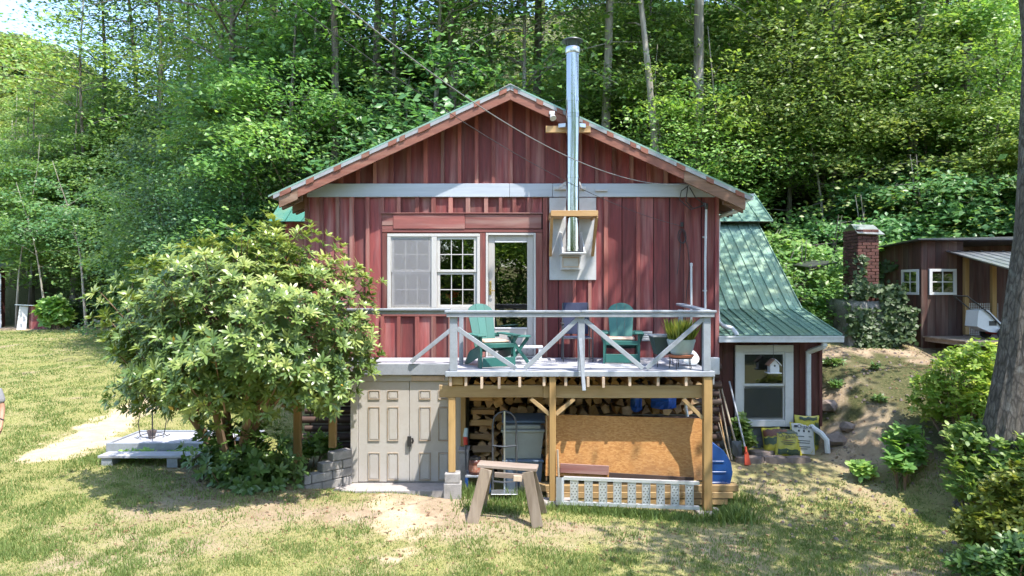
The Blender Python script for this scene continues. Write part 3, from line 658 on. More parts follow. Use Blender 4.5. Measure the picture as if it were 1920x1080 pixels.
def vboard(name, x0, x1, z0, z1l, z1r, y0, y1, mat, par):
    v = [(x0, y0, z0), (x1, y0, z0), (x1, y1, z0), (x0, y1, z0), (x0, y0, z1l), (x1, y0, z1r), (x1, y1, z1r), (x0, y1, z1l)]
    return mk(name, v, [(3, 2, 1, 0), (4, 5, 6, 7), (0, 1, 5, 4), (1, 2, 6, 5), (2, 3, 7, 6), (3, 0, 4, 7)], mat, par)
def run(x0, x1, n): return [x0 + (x1 - x0) * i / n for i in range(n + 1)]
def boards(x0, x1, n, spans, battens=1.0, last=True):
    e = run(x0, x1, n)
    for i in range(n):
        for z0, z1 in spans:
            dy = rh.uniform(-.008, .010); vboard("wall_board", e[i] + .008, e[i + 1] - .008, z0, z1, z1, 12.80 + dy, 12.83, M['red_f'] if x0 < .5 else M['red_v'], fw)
    for i in range(n + (1 if last else 0)):
        if rh.random() > battens: continue
        w_ = rh.uniform(.03, .044); o = rh.uniform(-.012, .012)
        for z0, z1 in spans:
            vboard("batten", max(-3.8, e[i] - w_ + o), e[i] + w_ + o, z0, z1, z1, 12.752 + rh.uniform(-.008, .008), 12.797, M['red_b'], fw)
ZB, ZT = 2.30, 5.35
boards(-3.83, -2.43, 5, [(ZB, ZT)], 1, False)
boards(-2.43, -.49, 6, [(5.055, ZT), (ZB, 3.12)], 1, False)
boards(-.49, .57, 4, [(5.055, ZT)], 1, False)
boards(.57, 3.85, 11, [(ZB, ZT)], .45, False)
box("corner_board", -3.88, -3.80, 12.768, 12.86, 2.25, 5.60, M['red_b'], fw); box("corner_board", 3.80, 3.875, 12.766, 12.86, 2.25, 5.60, M['red_v'], fw)
# gable
gw = mk("gable_wall", [(-3.83, 12.832, 5.62), (3.85, 12.832, 5.62), (XA, 12.832, zr(0) - .10), (-3.83, 12.86, 5.62), (3.85, 12.86, 5.62), (XA, 12.86, zr(0) - .10)], [(0, 1, 2), (5, 4, 3), (0, 3, 4, 1), (1, 4, 5, 2), (2, 5, 3, 0)], M['backing'], house)
def wtop(x): return max(5.605, zr(x) - .10)
for a, b, n, bt in ((-3.83, XA, 12, 1.0), (XA, 3.85, 12, .5)):
    e = run(a, b, n)
    for i in range(n):
        if max(wtop(e[i]), wtop(e[i + 1])) > 5.63:
            dy = rh.uniform(-.008, .010); vboard("wall_board", e[i] + .004, e[i + 1] - .004, 5.60, wtop(e[i]), wtop(e[i + 1]), 12.80 + dy, 12.83, M['red_v'], gw)
        if i and rh.random() < bt and wtop(e[i]) > 5.66:
            w_ = rh.uniform(.03, .042); vboard("batten", e[i] - w_, e[i] + w_, 5.60, wtop(e[i] - w_) - .02, wtop(e[i] + w_) - .02, 12.754, 12.797, M['red_b'], gw)
vboard("batten", XA - .04, XA + .04, 5.60, wtop(XA) - .04, wtop(XA) - .04, 12.754, 12.797, M['red_b'], gw)
for a, b in ((-3.83, -.05), (-.046, .755), (.76, 3.80)): box("white_band", a, b, 12.738, 12.798, 5.35, 5.60, M['band'], house, .006)
# trim round the window and the glass door
tr = box("opening_trim", -2.22, -.88, 12.738, 12.79, 4.752, 5.03, M['red_h'], house, .008)
for a in ((-.876, .55, 12.742, 12.79, 4.760, 5.025), (-2.43, -2.224, 12.746, 12.79, 4.82, 5.03), (-2.43, .57, 12.752, 12.80, 4.69, 4.748), (-2.43, -2.224, 12.752, 12.79, 4.752, 4.816), (-2.45, .57, 12.72, 12.80, 5.034, 5.056), (-2.43, -.50, 12.756, 12.80, 3.12, 3.20)):
    box("trim_board", *a, M['red_h'], tr, .005)
for a in ((-2.43, -2.335, 3.204, 4.686), (-.598, -.496, 3.0, 4.686), (.446, .57, 2.36, 4.686), (-.598, -.50, 2.36, 2.996)):
    box("trim_post", a[0], a[1], 12.758, 12.80, a[2], a[3], M['red_b'], tr, .004)
box("trim_post", .575, .66, 12.75, 12.796, 2.36, 5.34, M['red_b'], tr)
# room behind the panes
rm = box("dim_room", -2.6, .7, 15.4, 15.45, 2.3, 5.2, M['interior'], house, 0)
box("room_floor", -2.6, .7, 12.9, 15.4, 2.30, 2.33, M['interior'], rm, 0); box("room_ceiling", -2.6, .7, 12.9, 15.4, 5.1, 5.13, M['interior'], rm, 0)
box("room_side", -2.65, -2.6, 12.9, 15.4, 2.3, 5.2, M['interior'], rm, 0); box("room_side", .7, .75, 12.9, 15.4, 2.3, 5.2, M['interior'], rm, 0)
# paired double-hung windows
def hung(x0, x1, z0, z1, par, glassm, scr=None, cols=3, rows=2, y=12.80, fr='frame', sash=.055):
    zm = (z0 + z1) / 2
    for (b0, b1, dy) in ((zm, z1, -.012), (z0, zm, .012)):
        yy = y + dy
        box("sash_stile", x0, x0 + sash, yy - .02, yy + .02, b0, b1, M[fr], par, .004); box("sash_stile", x1 - sash, x1, yy - .02, yy + .02, b0, b1, M[fr], par, .004)
        box("sash_rail", x0 + sash, x1 - sash, yy - .021, yy + .019, b1 - .045, b1, M[fr], par, .004); box("sash_rail", x0 + sash, x1 - sash, yy - .021, yy + .019, b0, b0 + .045, M[fr], par, .004)
        gx0, gx1, gz0, gz1 = x0 + sash, x1 - sash, b0 + .045, b1 - .045
        for i in range(cols):
            for j in range(rows):
                a = gx0 + (gx1 - gx0) * i / cols; b = gx0 + (gx1 - gx0) * (i + 1) / cols; c = gz0 + (gz1 - gz0) * j / rows; d = gz0 + (gz1 - gz0) * (j + 1) / rows
                q = [rh.uniform(-.0008, .0008) for _ in range(3)]
                mk("pane", [(a, yy + q[0], c), (b, yy + q[1], c), (b, yy + q[2], d), (a, yy + q[0] - q[1] + q[2], d)], [(0, 1, 2, 3)], M[glassm], par)
        for i in range(1, cols): xx = gx0 + (gx1 - gx0) * i / cols; box("muntin", xx - .008, xx + .008, yy - .012, yy + .006, gz0, gz1, M[fr], par, .002)
        for j in range(1, rows): zz = gz0 + (gz1 - gz0) * j / rows; box("muntin", gx0, gx1, yy - .0135, yy + .0045, zz - .008, zz + .008, M[fr], par, .002)
    if scr: mk("insect_screen", [(x0 + .02, y - .036, z0 + .02), (x1 - .02, y - .036, z0 + .02), (x1 - .02, y - .036, z1 - .02), (x0 + .02, y - .036, z1 - .02)], [(0, 1, 2, 3)], M[scr], par)
wn = box("window", -2.33, -.60, 12.74, 12.84, 4.61, 4.665, M['frame'], house, .004)
for a in ((-2.33, -.60, 3.235, 3.285), (-2.33, -2.265, 3.288, 4.607), (-.655, -.60, 3.288, 4.607), (-1.505, -1.405, 3.288, 4.607)): box("window_frame", a[0], a[1], 12.742, 12.842, a[2], a[3], M['frame'], wn, .004)
hung(-2.262, -1.508, 3.29, 4.605, wn, 'glass', 'screen'); hung(-1.402, -.658, 3.29, 4.605, wn, 'glass')
tube("curtain_rod", [(-2.24, 12.9, 4.52), (-1.9, 12.9, 4.545), (-1.53, 12.9, 4.53)], .012, M['blackmetal'], wn)
# full-lite glass door
dr = box("glass_door", -.445, -.325, 12.81, 12.855, 2.375, 4.635, M['beige'], house, .004)
box("door_stile", .285, .40, 12.81, 12.855, 2.375, 4.635, M['beige'], dr, .004)
box("door_rail", -.322, .282, 12.811, 12.854, 4.52, 4.635, M['beige'], dr, .004); box("door_rail", -.322, .282, 12.811, 12.854, 2.375, 2.90, M['beige'], dr, .004)
for a in ((-.325, .285, 2.885, 2.91), (-.325, .285, 4.505, 4.53)): box("glass_bead", a[0], a[1], 12.798, 12.812, a[2], a[3], M['white'], dr, .003)
mk("pane", [(-.325, 12.826, 2.9), (.285, 12.826, 2.9), (.285, 12.827, 4.52), (-.325, 12.826, 4.52)], [(0, 1, 2, 3)], M['glass'], dr)
for a in ((-.49, -.448, 2.36, 4.68), (.403, .445, 2.36, 4.68)): box("door_jamb", a[0], a[1], 12.755, 12.85, a[2], a[3], M['frame'], dr, .004)
box("door_jamb", -.447, .402, 12.757, 12.85, 4.638, 4.68, M['frame'], dr, .004); box("threshold", -.49, .445, 12.72, 12.86, 2.352, 2.372, M['galv'], dr, .003)
MB().box(-.425, -.385, 12.79, 12.812, 3.52, 3.78, .004).tube([(-.405, 12.79, 3.60), (-.405, 12.75, 3.60), (-.32, 12.745, 3.60)], .011, 8).build("handle", M['brass'], dr, True)
# roof of the gabled front
rf_ = mk("roof", [(x, y, zr(x) + d) for d in (-.055, -.02) for (x, y) in ((-4.22, 12.32), (-4.22, 17.4), (XA, 17.4), (XA, 12.32))] + [(x, y, zr(x) + d) for d in (-.055, -.02) for (x, y) in ((XA, 12.32), (XA, 17.4), (4.28, 17.4), (4.28, 12.32))],
    [(3, 2, 1, 0), (4, 5, 6, 7), (0, 1, 5, 4), (1, 2, 6, 5), (2, 3, 7, 6), (3, 0, 4, 7)] + [tuple(i + 8 for i in q) for q in [(3, 2, 1, 0), (4, 5, 6, 7), (0, 1, 5, 4), (1, 2, 6, 5), (2, 3, 7, 6), (3, 0, 4, 7)]], M['oldwood'], house)
def slope(name, x0, x1, d0, d1, y0, y1, mat, par, e0=0, e1=0):
    """strip that follows the roof pitch between x0 and x1, from d0 to d1 under the roof line"""
    v = [(x0, y0, zr(x0) + d0), (x1, y0, zr(x1) + d0), (x1, y1, zr(x1) + d0), (x0, y1, zr(x0) + d0), (x0, y0, zr(x0) + d1 + e0), (x1, y0, zr(x1) + d1 + e1), (x1, y1, zr(x1) + d1 + e1), (x0, y1, zr(x0) + d1 + e0)]
    return mk(name, v, [(3, 2, 1, 0), (4, 5, 6, 7), (0, 1, 5, 4), (1, 2, 6, 5), (2, 3, 7, 6), (3, 0, 4, 7)], mat, par)
for sgn in (-1, 1):
    y = 12.28
    while y < 17.4:
        y2 = min(17.42, y + .93); x0, x1 = XA, XA + sgn * 4.36; mb = MB()
        def slab(ya, yb, h):
            xs = (x0, x1) if sgn > 0 else (x1, x0)
            v = [(xs[0], ya, zr(xs[0]) - .018), (xs[1], ya, zr(xs[1]) - .018), (xs[1], yb, zr(xs[1]) - .018), (xs[0], yb, zr(xs[0]) - .018)]; v += [(a, b, c + .018 + h) for a, b, c in v]
            mb.add(v, [(3, 2, 1, 0), (4, 5, 6, 7), (0, 1, 5, 4), (1, 2, 6, 5), (2, 3, 7, 6), (3, 0, 4, 7)])
        slab(y, y2 - .004, 0)
        for k in range(4): slab(y + .02 + k * .23, y + .05 + k * .23, .02)
        mb.build("roof_panel", M['roof'], rf_); y = y2
    slope("rake_board", XA if sgn > 0 else -3.86, 3.1 if sgn > 0 else XA, -.255, -.088, 12.30, 12.34, M['rake'], rf_)
MB().add([(-.22, 12.26, zr(-.22) + .012), (XA, 12.26, ZA + .022), (.16, 12.26, zr(.16) + .012), (.16, 17.4, zr(.16) + .012), (XA, 17.4, ZA + .022), (-.22, 17.4, zr(-.22) + .012), (-.22, 12.26, zr(-.22) + .004), (XA, 12.26, ZA + .004), (.16, 12.26, zr(.16) + .004)], [(0, 1, 4, 5), (1, 2, 3, 4), (6, 7, 1, 0), (7, 8, 2, 1)]).build("ridge_cap", M['rooftrim'], rf_)
slope("barge_rafter", 3.104, 4.2, -.30, -.09, 12.302, 12.35, M['oldwood'], rf_); slope("barge_rafter", -4.2, -3.864, -.29, -.09, 12.302, 12.35, M['oldwood'], rf_)
BL = [(522, 549), (572, 591), (624, 642), (676, 695), (726, 746), (748, 761), (781, 810), (842, 856), (887, 901), (934, 952)]
BRr = [(962, 972), (1004, 1020), (1042, 1057), (1091, 1106), (1136, 1152), (1180, 1194), (1199, 1217), (1266, 1287), (1322, 1340), (1376, 1398)]
def bx_(p): return (p - 960) * 12.30 / 1280
for L_, lo, hi in ((BL, -4.30, XA), (BRr, XA, 4.30)):
    edges = [lo]
    for a, b in L_:
        a, b = bx_(a + .12 * (b - a)), bx_(b - .12 * (b - a)); slope("purlin_end", a, b, -.105 + rh.uniform(-.006, .004), -.022, 12.275, 12.45, M['rake'], rf_); edges += [a, b]
    edges.append(hi)
    for i in range(0, len(edges), 2):
        if edges[i + 1] - edges[i] > .03: slope("rake_trim", edges[i] + .003, edges[i + 1] - .003, -.086, -.020, 12.282, 12.35, M['rooftrim'], rf_)
for y in (12.45, 13.05, 13.25, 13.9, 14.55, 15.2):
    slope("rafter_tail", 3.86, 4.22, -.33, -.06, y, y + .09, M['oldwood'], rf_, 0, 0); slope("rafter_tail", -4.2, -3.84, -.31, -.06, y, y + .09, M['oldwood'], rf_)
# body behind the front wall
bd = box("side_wall", -3.83, -3.75, 12.91, 17.3, .3, 5.45, M['red_dark'], house, 0)
box("side_wall", 3.77, 3.85, 12.91, 17.3, .3, 5.45, M['red_dark'], house, 0); box("back_wall", -3.74, 3.76, 17.2, 17.3, .3, 6.3, M['red_dark'], house, 0)
# log basement
lg = box("basement_wall", -3.80, 3.82, 12.90, 13.0, .0, 2.2, M['chink'], house, 0)
z = .28; i = 0
while z < 2.15:
    h = rh.uniform(.125, .15); pts = []
    for k in range(9): a = math.pi * k / 8; pts.append((-math.sin(a) * .075, math.cos(a) * h / 2))
    x0, x1 = -3.9 - .05 * (i % 2), 3.9 + .05 * (i % 2)
    v = [(x, 12.90 + p[0], z + h / 2 + p[1]) for x in (x0, x1) for p in pts]
    mk("wall_log", v, [(k, k + 1, k + 10, k + 9) for k in range(8)] + [tuple(range(9))[::-1], tuple(range(9, 18))], M['log'], lg); z += h + .028; i += 1
# basement entry: bump-out with two six-panel doors under the deck
be = box("basement_entry", -2.78, -.80, 11.80, 12.88, .22, .296, M['concrete'], house, 0)
box("entry_cheek", -2.78, -2.70, 11.86, 12.80, .30, 2.14, M['block'], be, 0); box("entry_cheek", -.88, -.80, 11.86, 12.80, .30, 2.14, M['block'], be, 0)
box("entry_header", -2.78, -.80, 11.755, 11.85, 2.045, 2.15, M['beige'], be); box("entry_jamb", -2.78, -2.652, 11.75, 11.85, .30, 2.042, M['beige'], be); box("entry_jamb", -.898, -.80, 11.75, 11.85, .30, 2.042, M['beige'], be)
box("header_sun_patch", -1.73, -1.16, 11.738, 11.753, 2.055, 2.14, M['endgrain_sunpatch'], be)  # pale strip laid on the header as a painted patch of sunlight
def sixpanel(x0, x1):
    d = box("basement_door", x0, x1, 11.785, 11.825, .305, 2.04, M['beige'], house, .004)
    w_ = x1 - x0
    for (a, b) in ((.19, .42), (.57, .79)):
        for (c, e) in ((1.725, 1.885), (1.01, 1.60), (.33, .81)):
            p0, p1 = x0 + a * w_, x0 + b * w_
            mb = MB()
            for q in ((p0, p1, e - .016, e), (p0, p1, c, c + .016), (p0, p0 + .014, c + .0165, e - .0165), (p1 - .014, p1, c + .0165, e - .0165)): mb.box(q[0], q[1], 11.768, 11.7845, q[2], q[3], .002)
            mb.build("panel_moulding", M['beige_edge'], d)
            mb2 = MB(); mb2.box(p0 + .03, p1 - .03, 11.774, 11.7845, c + .03, e - .03, .006); mb2.build("raised_panel", M['beige'], d)
    return d
sixpanel(-2.648, -1.775); d2 = sixpanel(-1.768, -.90)
MB().box(-1.80, -1.735, 11.73, 11.76, .92, 1.10, .004).tube([(-1.72, 11.76, .98), (-1.70, 11.73, 1.02), (-1.715, 11.73, 1.07)], .018, 8).build("hasp_and_padlock", M['blackmetal'], d2)
# right-hand addition with the flared green metal roof
ad = box("addition_wall", 3.86, 5.98, 13.23, 17.2, .98, 2.70, M['backing'], house, 0)
e = run(3.86, 5.98, 10)
for i in range(10):
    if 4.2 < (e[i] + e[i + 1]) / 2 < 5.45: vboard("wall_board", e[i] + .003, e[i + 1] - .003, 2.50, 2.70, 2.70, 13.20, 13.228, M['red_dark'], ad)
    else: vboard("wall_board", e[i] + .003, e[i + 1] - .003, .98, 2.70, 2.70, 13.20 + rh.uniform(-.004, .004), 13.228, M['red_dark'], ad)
box("corner_board", 5.93, 5.99, 13.17, 13.198, .98, 2.70, M['red_dark'], ad)
fd = box("foundation", 3.9, 5.96, 13.27, 13.4, .2, .975, M['mortar'], house, 0)
for r_ in range(4):
    x = 3.86 - (.2 if r_ % 2 else 0)
    while x < 5.97:
        a, b = max(3.86, x), min(5.98, x + .39)
        if b - a > .05: box("block", a + .005, b - .005, 13.225 + rh.uniform(0, .006), 13.272, .21 + r_ * .193, .395 + r_ * .193, M['darkblock'], fd, .006)
        x += .395
wa = box("window", 4.30, 5.42, 13.14, 13.198, 2.42, 2.55, M['white'], house, .005)
for a in ((4.30, 4.452, .98, 2.416), (5.26, 5.42, .98, 2.416), (4.455, 5.257, .98, 1.10)): box("window_frame", a[0], a[1], 13.142, 13.20, a[2], a[3], M['white'], wa, .005)
hung(4.455, 5.257, 1.105, 2.414, wa, 'glass', None, 1, 1, 13.19, 'white', .03)
mk("insect_screen", [(4.49, 13.165, 1.13), (5.22, 13.165, 1.13), (5.22, 13.165, 1.75), (4.49, 13.165, 1.75)], [(0, 1, 2, 3)], M['darkscreen'], wa)
box("window_room", 4.31, 5.41, 13.2285, 13.2295, .99, 2.5, M['interior'], wa, 0)
ar = mk("addition_roof", [(3.86, 12.84, 2.735), (6.18, 12.84, 2.735), (6.18, 14.57, 3.165), (3.86, 14.57, 3.165), (3.86, 17.25, 5.30), (6.18, 17.25, 5.30)], [(0, 1, 2, 3), (3, 2, 5, 4)], M['oldwood'], house)
PR = [(12.80, 2.757), (14.57, 3.195), (17.25, 5.33)]
def strip(mb, x0, x1, off, th, prof):
    v = []
    for y, z in prof: v += [(x0, y, z + off), (x1, y, z + off), (x1, y, z + off + th), (x0, y, z + off + th)]
    f = [(0, 1, 2, 3)[::-1]] ; n = len(prof)
    for i in range(n - 1):
        o = 4 * i; f += [(o, o + 1, o + 5, o + 4), (o + 1, o + 2, o + 6, o + 5), (o + 2, o + 3, o + 7, o + 6), (o + 3, o, o + 4, o + 7)]
    f.append((4 * n - 4, 4 * n - 3, 4 * n - 2, 4 * n - 1)); mb.add(v, f)
for i in range(9):
    x0 = 3.86 + i * .26
    for pr in (PR[:2], PR[1:]):
        mb = MB(); strip(mb, x0, x0 + .257, 0, .006, pr); strip(mb, x0 + .235, x0 + .257, .0065, .032, pr); strip(mb, x0 + .115, x0 + .13, .0065, .008, pr); mb.build("roof_panel", M['roof'], ar)
def gutterbox(name, x0, x1, y0, y1, z0, z1, par, axis='x'):
    mb = MB(); t_ = .012
    if axis == 'x': mb.box(x0, x1, y0, y0 + t_, z0, z1, .004).box(x0, x1, y1 - t_, y1, z0, z1, .004).box(x0, x1, y0 + t_, y1 - t_, z0, z0 + t_).box(x0, x0 + t_, y0 + t_, y1 - t_, z0 + t_, z1).box(x1 - t_, x1, y0 + t_, y1 - t_, z0 + t_, z1).box(x0, x1, y0 - .012, y0 - .001, z1 - .03, z1 + .004, .003)
    else: mb.box(x0, x0 + t_, y0, y1, z0, z1, .004).box(x1 - t_, x1, y0, y1, z0, z1, .004).box(x0 + t_, x1 - t_, y0, y1, z0, z0 + t_).box(x0 + t_, x1 - t_, y0, y0 + t_, z0 + t_, z1).box(x1 + .001, x1 + .014, y0, y1, z1 - .03, z1 + .004, .003)
    return mb.build(name, M['gutter'], par)
gutterbox("gutter", 3.865, 6.2, 12.74, 12.86, 2.635, 2.748, house)
gutterbox("gutter", 4.25, 4.36, 12.31, 17.3, 5.24, 5.35, house, 'y')
tube("downspout", [(4.34, 12.75, 5.27), (4.33, 12.76, 5.17), (4.22, 12.85, 5.09), (4.02, 12.98, 5.04), (3.94, 13.05, 4.98), (3.93, 13.1, 3.4), (3.94, 13.05, 3.02), (4.0, 12.95, 2.93), (4.15, 12.86, 2.89), (4.21, 12.83, 2.80), (4.22, 12.82, 2.76)], .042, M['gutter'], house, 12)
MB().beam((5.86, 12.80, 2.66), (5.86, 12.80, 2.55), .085, .07, (0, 1, 0), .01).beam((5.86, 12.80, 2.56), (5.70, 13.13, 2.42), .085, .07, (0, 1, 0), .01).beam((5.70, 13.13, 2.44), (5.70, 13.13, 1.12), .085, .07, (0, 1, 0), .01).build("downspout", M['gutter'], house)
MB().tube([(5.70, 13.13, 1.14), (5.70, 13.10, 1.06), (5.74, 13.0, .98), (5.84, 12.88, .90), (5.90, 12.8, .80), (5.91, 12.78, .56)], .05, 8).build("downspout_elbow", M['gutter'], house, True)
for x in (5.60, 5.80): MB().tube([(x, 13.12, 1.14), (x, 13.06, 1.14)], .022, 8).build("strap_end", M['white'], house)
# rear cross wing with its own green roof
wg = box("wing_wall", -5.72, 6.15, 17.32, 19.1, .5, 5.45, M['red_dark'], house, 0)
e = run(-5.75, -3.6, 9)
for i in range(9): vboard("wall_board", e[i] + .003, e[i + 1] - .003, 2.3, 5.4, 5.4, 17.28 + rh.uniform(-.004, .004), 17.315, M['rake'] if i % 3 else M['red_v'], wg)
wr = mk("wing_roof", [(-6.0, 16.93, 5.28), (6.45, 16.93, 5.28), (6.45, 18.2, 6.10), (-6.0, 18.2, 6.10), (-6.0, 19.5, 5.26), (6.45, 19.5, 5.26)], [(0, 1, 2, 3), (3, 2, 5, 4)], M['oldwood'], house)
PW = [(16.9, 5.30), (18.2, 6.14)]
x = -6.03
while x < 6.45:
    x1 = min(x + .42, 6.47)
    if x1 < -3.3 or x > 3.2:
        mb = MB(); strip(mb, x, x1 - .004, 0, .006, PW); strip(mb, x1 - .026, x1 - .004, .0065, .032, PW); strip(mb, x, x1 - .004, 0, .006, [(18.2, 6.14), (19.5, 5.30)]); mb.build("roof_panel", M['roof_teal'] if x < 0 else M['roof'], wr)
    x = x1
MB().box(1.55, 1.78, 12.70, 12.738, 5.45, 5.49, .003).build("bracket_strip", M['panel'], house)
# ------------------------------------------------------------------ stovepipe
sp_ = thing("stovepipe", "tall polished stainless steel stovepipe chimney against the red gable", "chimney", (1.075, 12.11, 4.2))
CX, CY = 1.075, 12.11
mb = MB(); mb.lathe([(.118, 4.30), (.118, 7.84)], (CX, CY, 0), 40); mb.build("pipe", M['steel'], sp_, True)
for zz in (6.98, 6.76, 6.70, 5.62, 4.36): MB().lathe([(.119, -.03), (.124, -.028), (.124, .028), (.119, .03)], (CX, CY, zz), 40).build("pipe_joint", M['steel'], sp_, True)
MB().lathe([(.126, 7.80), (.132, 7.81), (.132, 7.90), (.12, 7.92)], (CX, CY, 0), 32).build("cap_collar", M['galv'], sp_, True)
for k in range(4):
    a = k * 1.571 + .4; MB().tube([(CX + .11 * math.cos(a), CY + .11 * math.sin(a), 7.88), (CX + .14 * math.cos(a), CY + .14 * math.sin(a), 8.04)], .007, 6).build("cap_strut", M['blackmetal'], sp_)
MB().lathe([(.02, 8.085), (.10, 8.075), (.185, 8.035), (.19, 8.02), (.18, 8.015), (.02, 8.03)], (CX, CY, 0), 32).build("rain_cap", M['greymetal'], sp_, True)
MB().box(CX - .47, CX + .335, 12.245, 12.298, 6.44, 6.56, .005).build("support_plank", M['pine'], sp_)
for s in (-1, 1): MB().beam((CX + s * .12, CY, 6.54), (CX + s * .24, 12.243, 6.56), .02, .07, (0, 0, 1), .003).build("wall_strap", M['galv'], sp_)
MB().box(CX - .30, CX + .30, 12.70, 12.736, 5.48, 5.54, .003).beam((CX - .125, CY, 5.51), (CX - .22, 12.70, 5.51), .015, .05).beam((CX + .125, CY, 5.51), (CX + .22, 12.70, 5.51), .015, .05).build("wall_bracket", M['gutter'], sp_)
pn = MB().box(.70, 1.57, 12.736, 12.79, 3.80, 5.335, .004).build("heat_shield_panel", M['panel'], sp_)
# pine bracket shelf round the pipe
for a in ((.68, 1.505, 11.92, 11.96), ): box("shelf_front", a[0], a[1], a[2], a[3], 4.905, 5.005, M['pine'], sp_)
box("shelf_side", .68, .72, 11.962, 12.734, 4.91, 5.0, M['pine'], sp_); box("shelf_side", 1.465, 1.505, 11.962, 12.734, 4.91, 5.0, M['pine'], sp_)
for a in ((.722, .95), (1.20, 1.463)): box("shelf_board", a[0], a[1], 11.962, 12.734, 4.935, 4.955, M['pine'], sp_)
beam("shelf_brace", (.70, 11.98, 4.905), (.715, 12.72, 4.26), .05, .07, M['pine_z'], sp_, (0, 1, 0)); beam("shelf_brace", (1.485, 11.98, 4.905), (1.50, 12.72, 4.26), .05, .07, M['pine_z'], sp_, (0, 1, 0))
box("base_plate", .87, 1.30, 11.95, 12.734, 4.255, 4.275, M['gutter'], sp_)
for x in (.885, 1.265): mk("gusset", [(x, 11.98, 4.277), (x, 12.73, 4.277), (x, 12.73, 4.68), (x, 12.5, 4.68), (x + .02, 11.98, 4.277), (x + .02, 12.73, 4.277), (x + .02, 12.73, 4.68), (x + .02, 12.5, 4.68)], [(0, 1, 2, 3), (7, 6, 5, 4), (0, 4, 5, 1), (1, 5, 6, 2), (2, 6, 7, 3), (3, 7, 4, 0)], M['gutter'], sp_)
cb = MB().box(.90, 1.27, 12.58, 12.734, 3.99, 4.25, .004).build("cleanout_box", M['panel'], sp_)
for a in ((.93, 1.24, 4.20, 4.225), (.93, 1.24, 4.03, 4.05), (.93, .945, 4.053, 4.197), (1.225, 1.24, 4.053, 4.197)): box("cleanout_trim", a[0], a[1], 12.57, 12.579, a[2], a[3], M['endgrain_sunpatch'], cb, .002)
# floodlight under the rake, vent, conduits, service wires
fl = thing("floodlight", "small white floodlight fixed under the right rake beside the stovepipe", "light", (.72, 12.43, 6.78))
MB().box(.67, .77, 12.26, 12.298, 6.77, 6.83, .006).build("base", M['white'], fl); MB().tube([(.72, 12.25, 6.75), (.735, 12.19, 6.68)], [.035, .06], 12).build("lamp_head", M['white'], fl, True)
vt = thing("wall_vent", "small white louvred vent on the red wall behind the right chair", "vent", (2.52, 12.79, 2.7))
MB().box(2.43, 2.62, 12.755, 12.758, 2.66, 2.84).build("back_plate", M['white'], vt)
for k in range(4): MB().beam((2.435, 12.742, 2.69 + k * .042), (2.615, 12.742, 2.69 + k * .042), .030, .006, (0, .6, 1)).build("louvre", M['white'], vt)
cd = thing("electric_conduit", "white electric conduit running up the red wall to the weatherhead", "conduit", (3.62, 12.76, 2.5))
tube("conduit_pipe", [(3.60, 12.72, 2.40), (3.60, 12.72, 4.2), (3.62, 12.72, 5.12)], .022, M['conduit'], cd)
for zz in (3.0, 3.6, 4.6): MB().box(3.56, 3.64, 12.738, 12.76, zz - .015, zz + .015).build("pipe_strap", M['galv'], cd)
MB().tube([(3.62, 12.72, 5.12), (3.61, 12.70, 5.20), (3.57, 12.66, 5.20)], [.03, .04, .035], 10).build("weatherhead", M['greymetal'], cd, True)
for pts in ([(3.58, 12.66, 5.20), (3.40, 12.64, 5.32), (3.30, 12.68, 5.52)], [(3.57, 12.66, 5.19), (3.35, 12.62, 5.12), (3.22, 12.64, 5.25), (3.26, 12.67, 5.53)], [(3.57, 12.66, 5.18), (3.30, 12.6, 5.10), (3.10, 12.63, 5.28), (3.14, 12.66, 5.45), (3.28, 12.68, 5.55)]):
    tube("drip_loop", pts, .009, M['wire'], cd, 6)
p2_ = thing("vent_pipe", "short white vent pipe with a capped top beside the taller conduit", "pipe", (3.36, 12.72, 2.4))
tube("pipe", [(3.34, 12.72, 2.40), (3.34, 12.72, 4.08)], .021, M['conduit'], p2_); MB().lathe([(.026, 0), (.028, .05), (.01, .06)], (3.34, 12.72, 4.06), 12).build("pipe_cap", M['conduit'], p2_)
cw = thing("telephone_wire_coil", "black wire loop hanging from a hook on the red wall by the conduit", "wire", (3.18, 12.76, 4.6))
MB().box(3.15, 3.20, 12.74, 12.765, 4.80, 4.88).build("hook", M['blackmetal'], cw)
tube("wire_loop", [(3.17 + .075 * math.sin(a), 12.74, 4.62 + .13 * math.cos(a)) for a in [k * 6.283 / 14 for k in range(15)]], .008, M['wire'], cw, 6)
tube("wire_loop", [(3.185 + .06 * math.sin(a), 12.73, 4.60 + .12 * math.cos(a)) for a in [k * 6.283 / 14 for k in range(15)]], .008, M['wire'], cw, 6)
tube("wire_tail", [(3.2, 12.74, 4.7), (3.28, 12.74, 4.4), (3.33, 12.745, 4.0), (3.26, 12.745, 3.6), (3.24, 12.745, 3.1), (3.24, 12.745, 2.5)], .006, M['wire'], cw, 6)
tube("wire_tail", [(3.15, 12.74, 4.5), (3.12, 12.74, 4.2), (3.08, 12.745, 3.9)], .006, M['wire'], cw, 6)
def cable(name, pix, X0, Y0, X1, Y1, r, mat, label, extra):
    """overhead cable in the vertical plane through two plan points; its sag fitted to the photo"""
    ts, zs = [], []
    for px, py in pix:
        k = (px - 960) / 1280; # X = k*Y on the plan line
        t_ = (k * Y0 - X0) / ((X1 - X0) - k * (Y1 - Y0)); Y = Y0 + t_ * (Y1 - Y0); ts.append(t_); zs.append(CAMZ - (py - 540) * Y / 1280)
    co = np.polyfit(ts, zs, 2); pts = [(X0 + (X1 - X0) * t_, Y0 + (Y1 - Y0) * t_, float(np.polyval(co, t_))) for t_ in np.linspace(0, extra, 60)]
    o = tube(name, pts, r, M[mat], None, 6); tag(o, label, "cable"); return pts
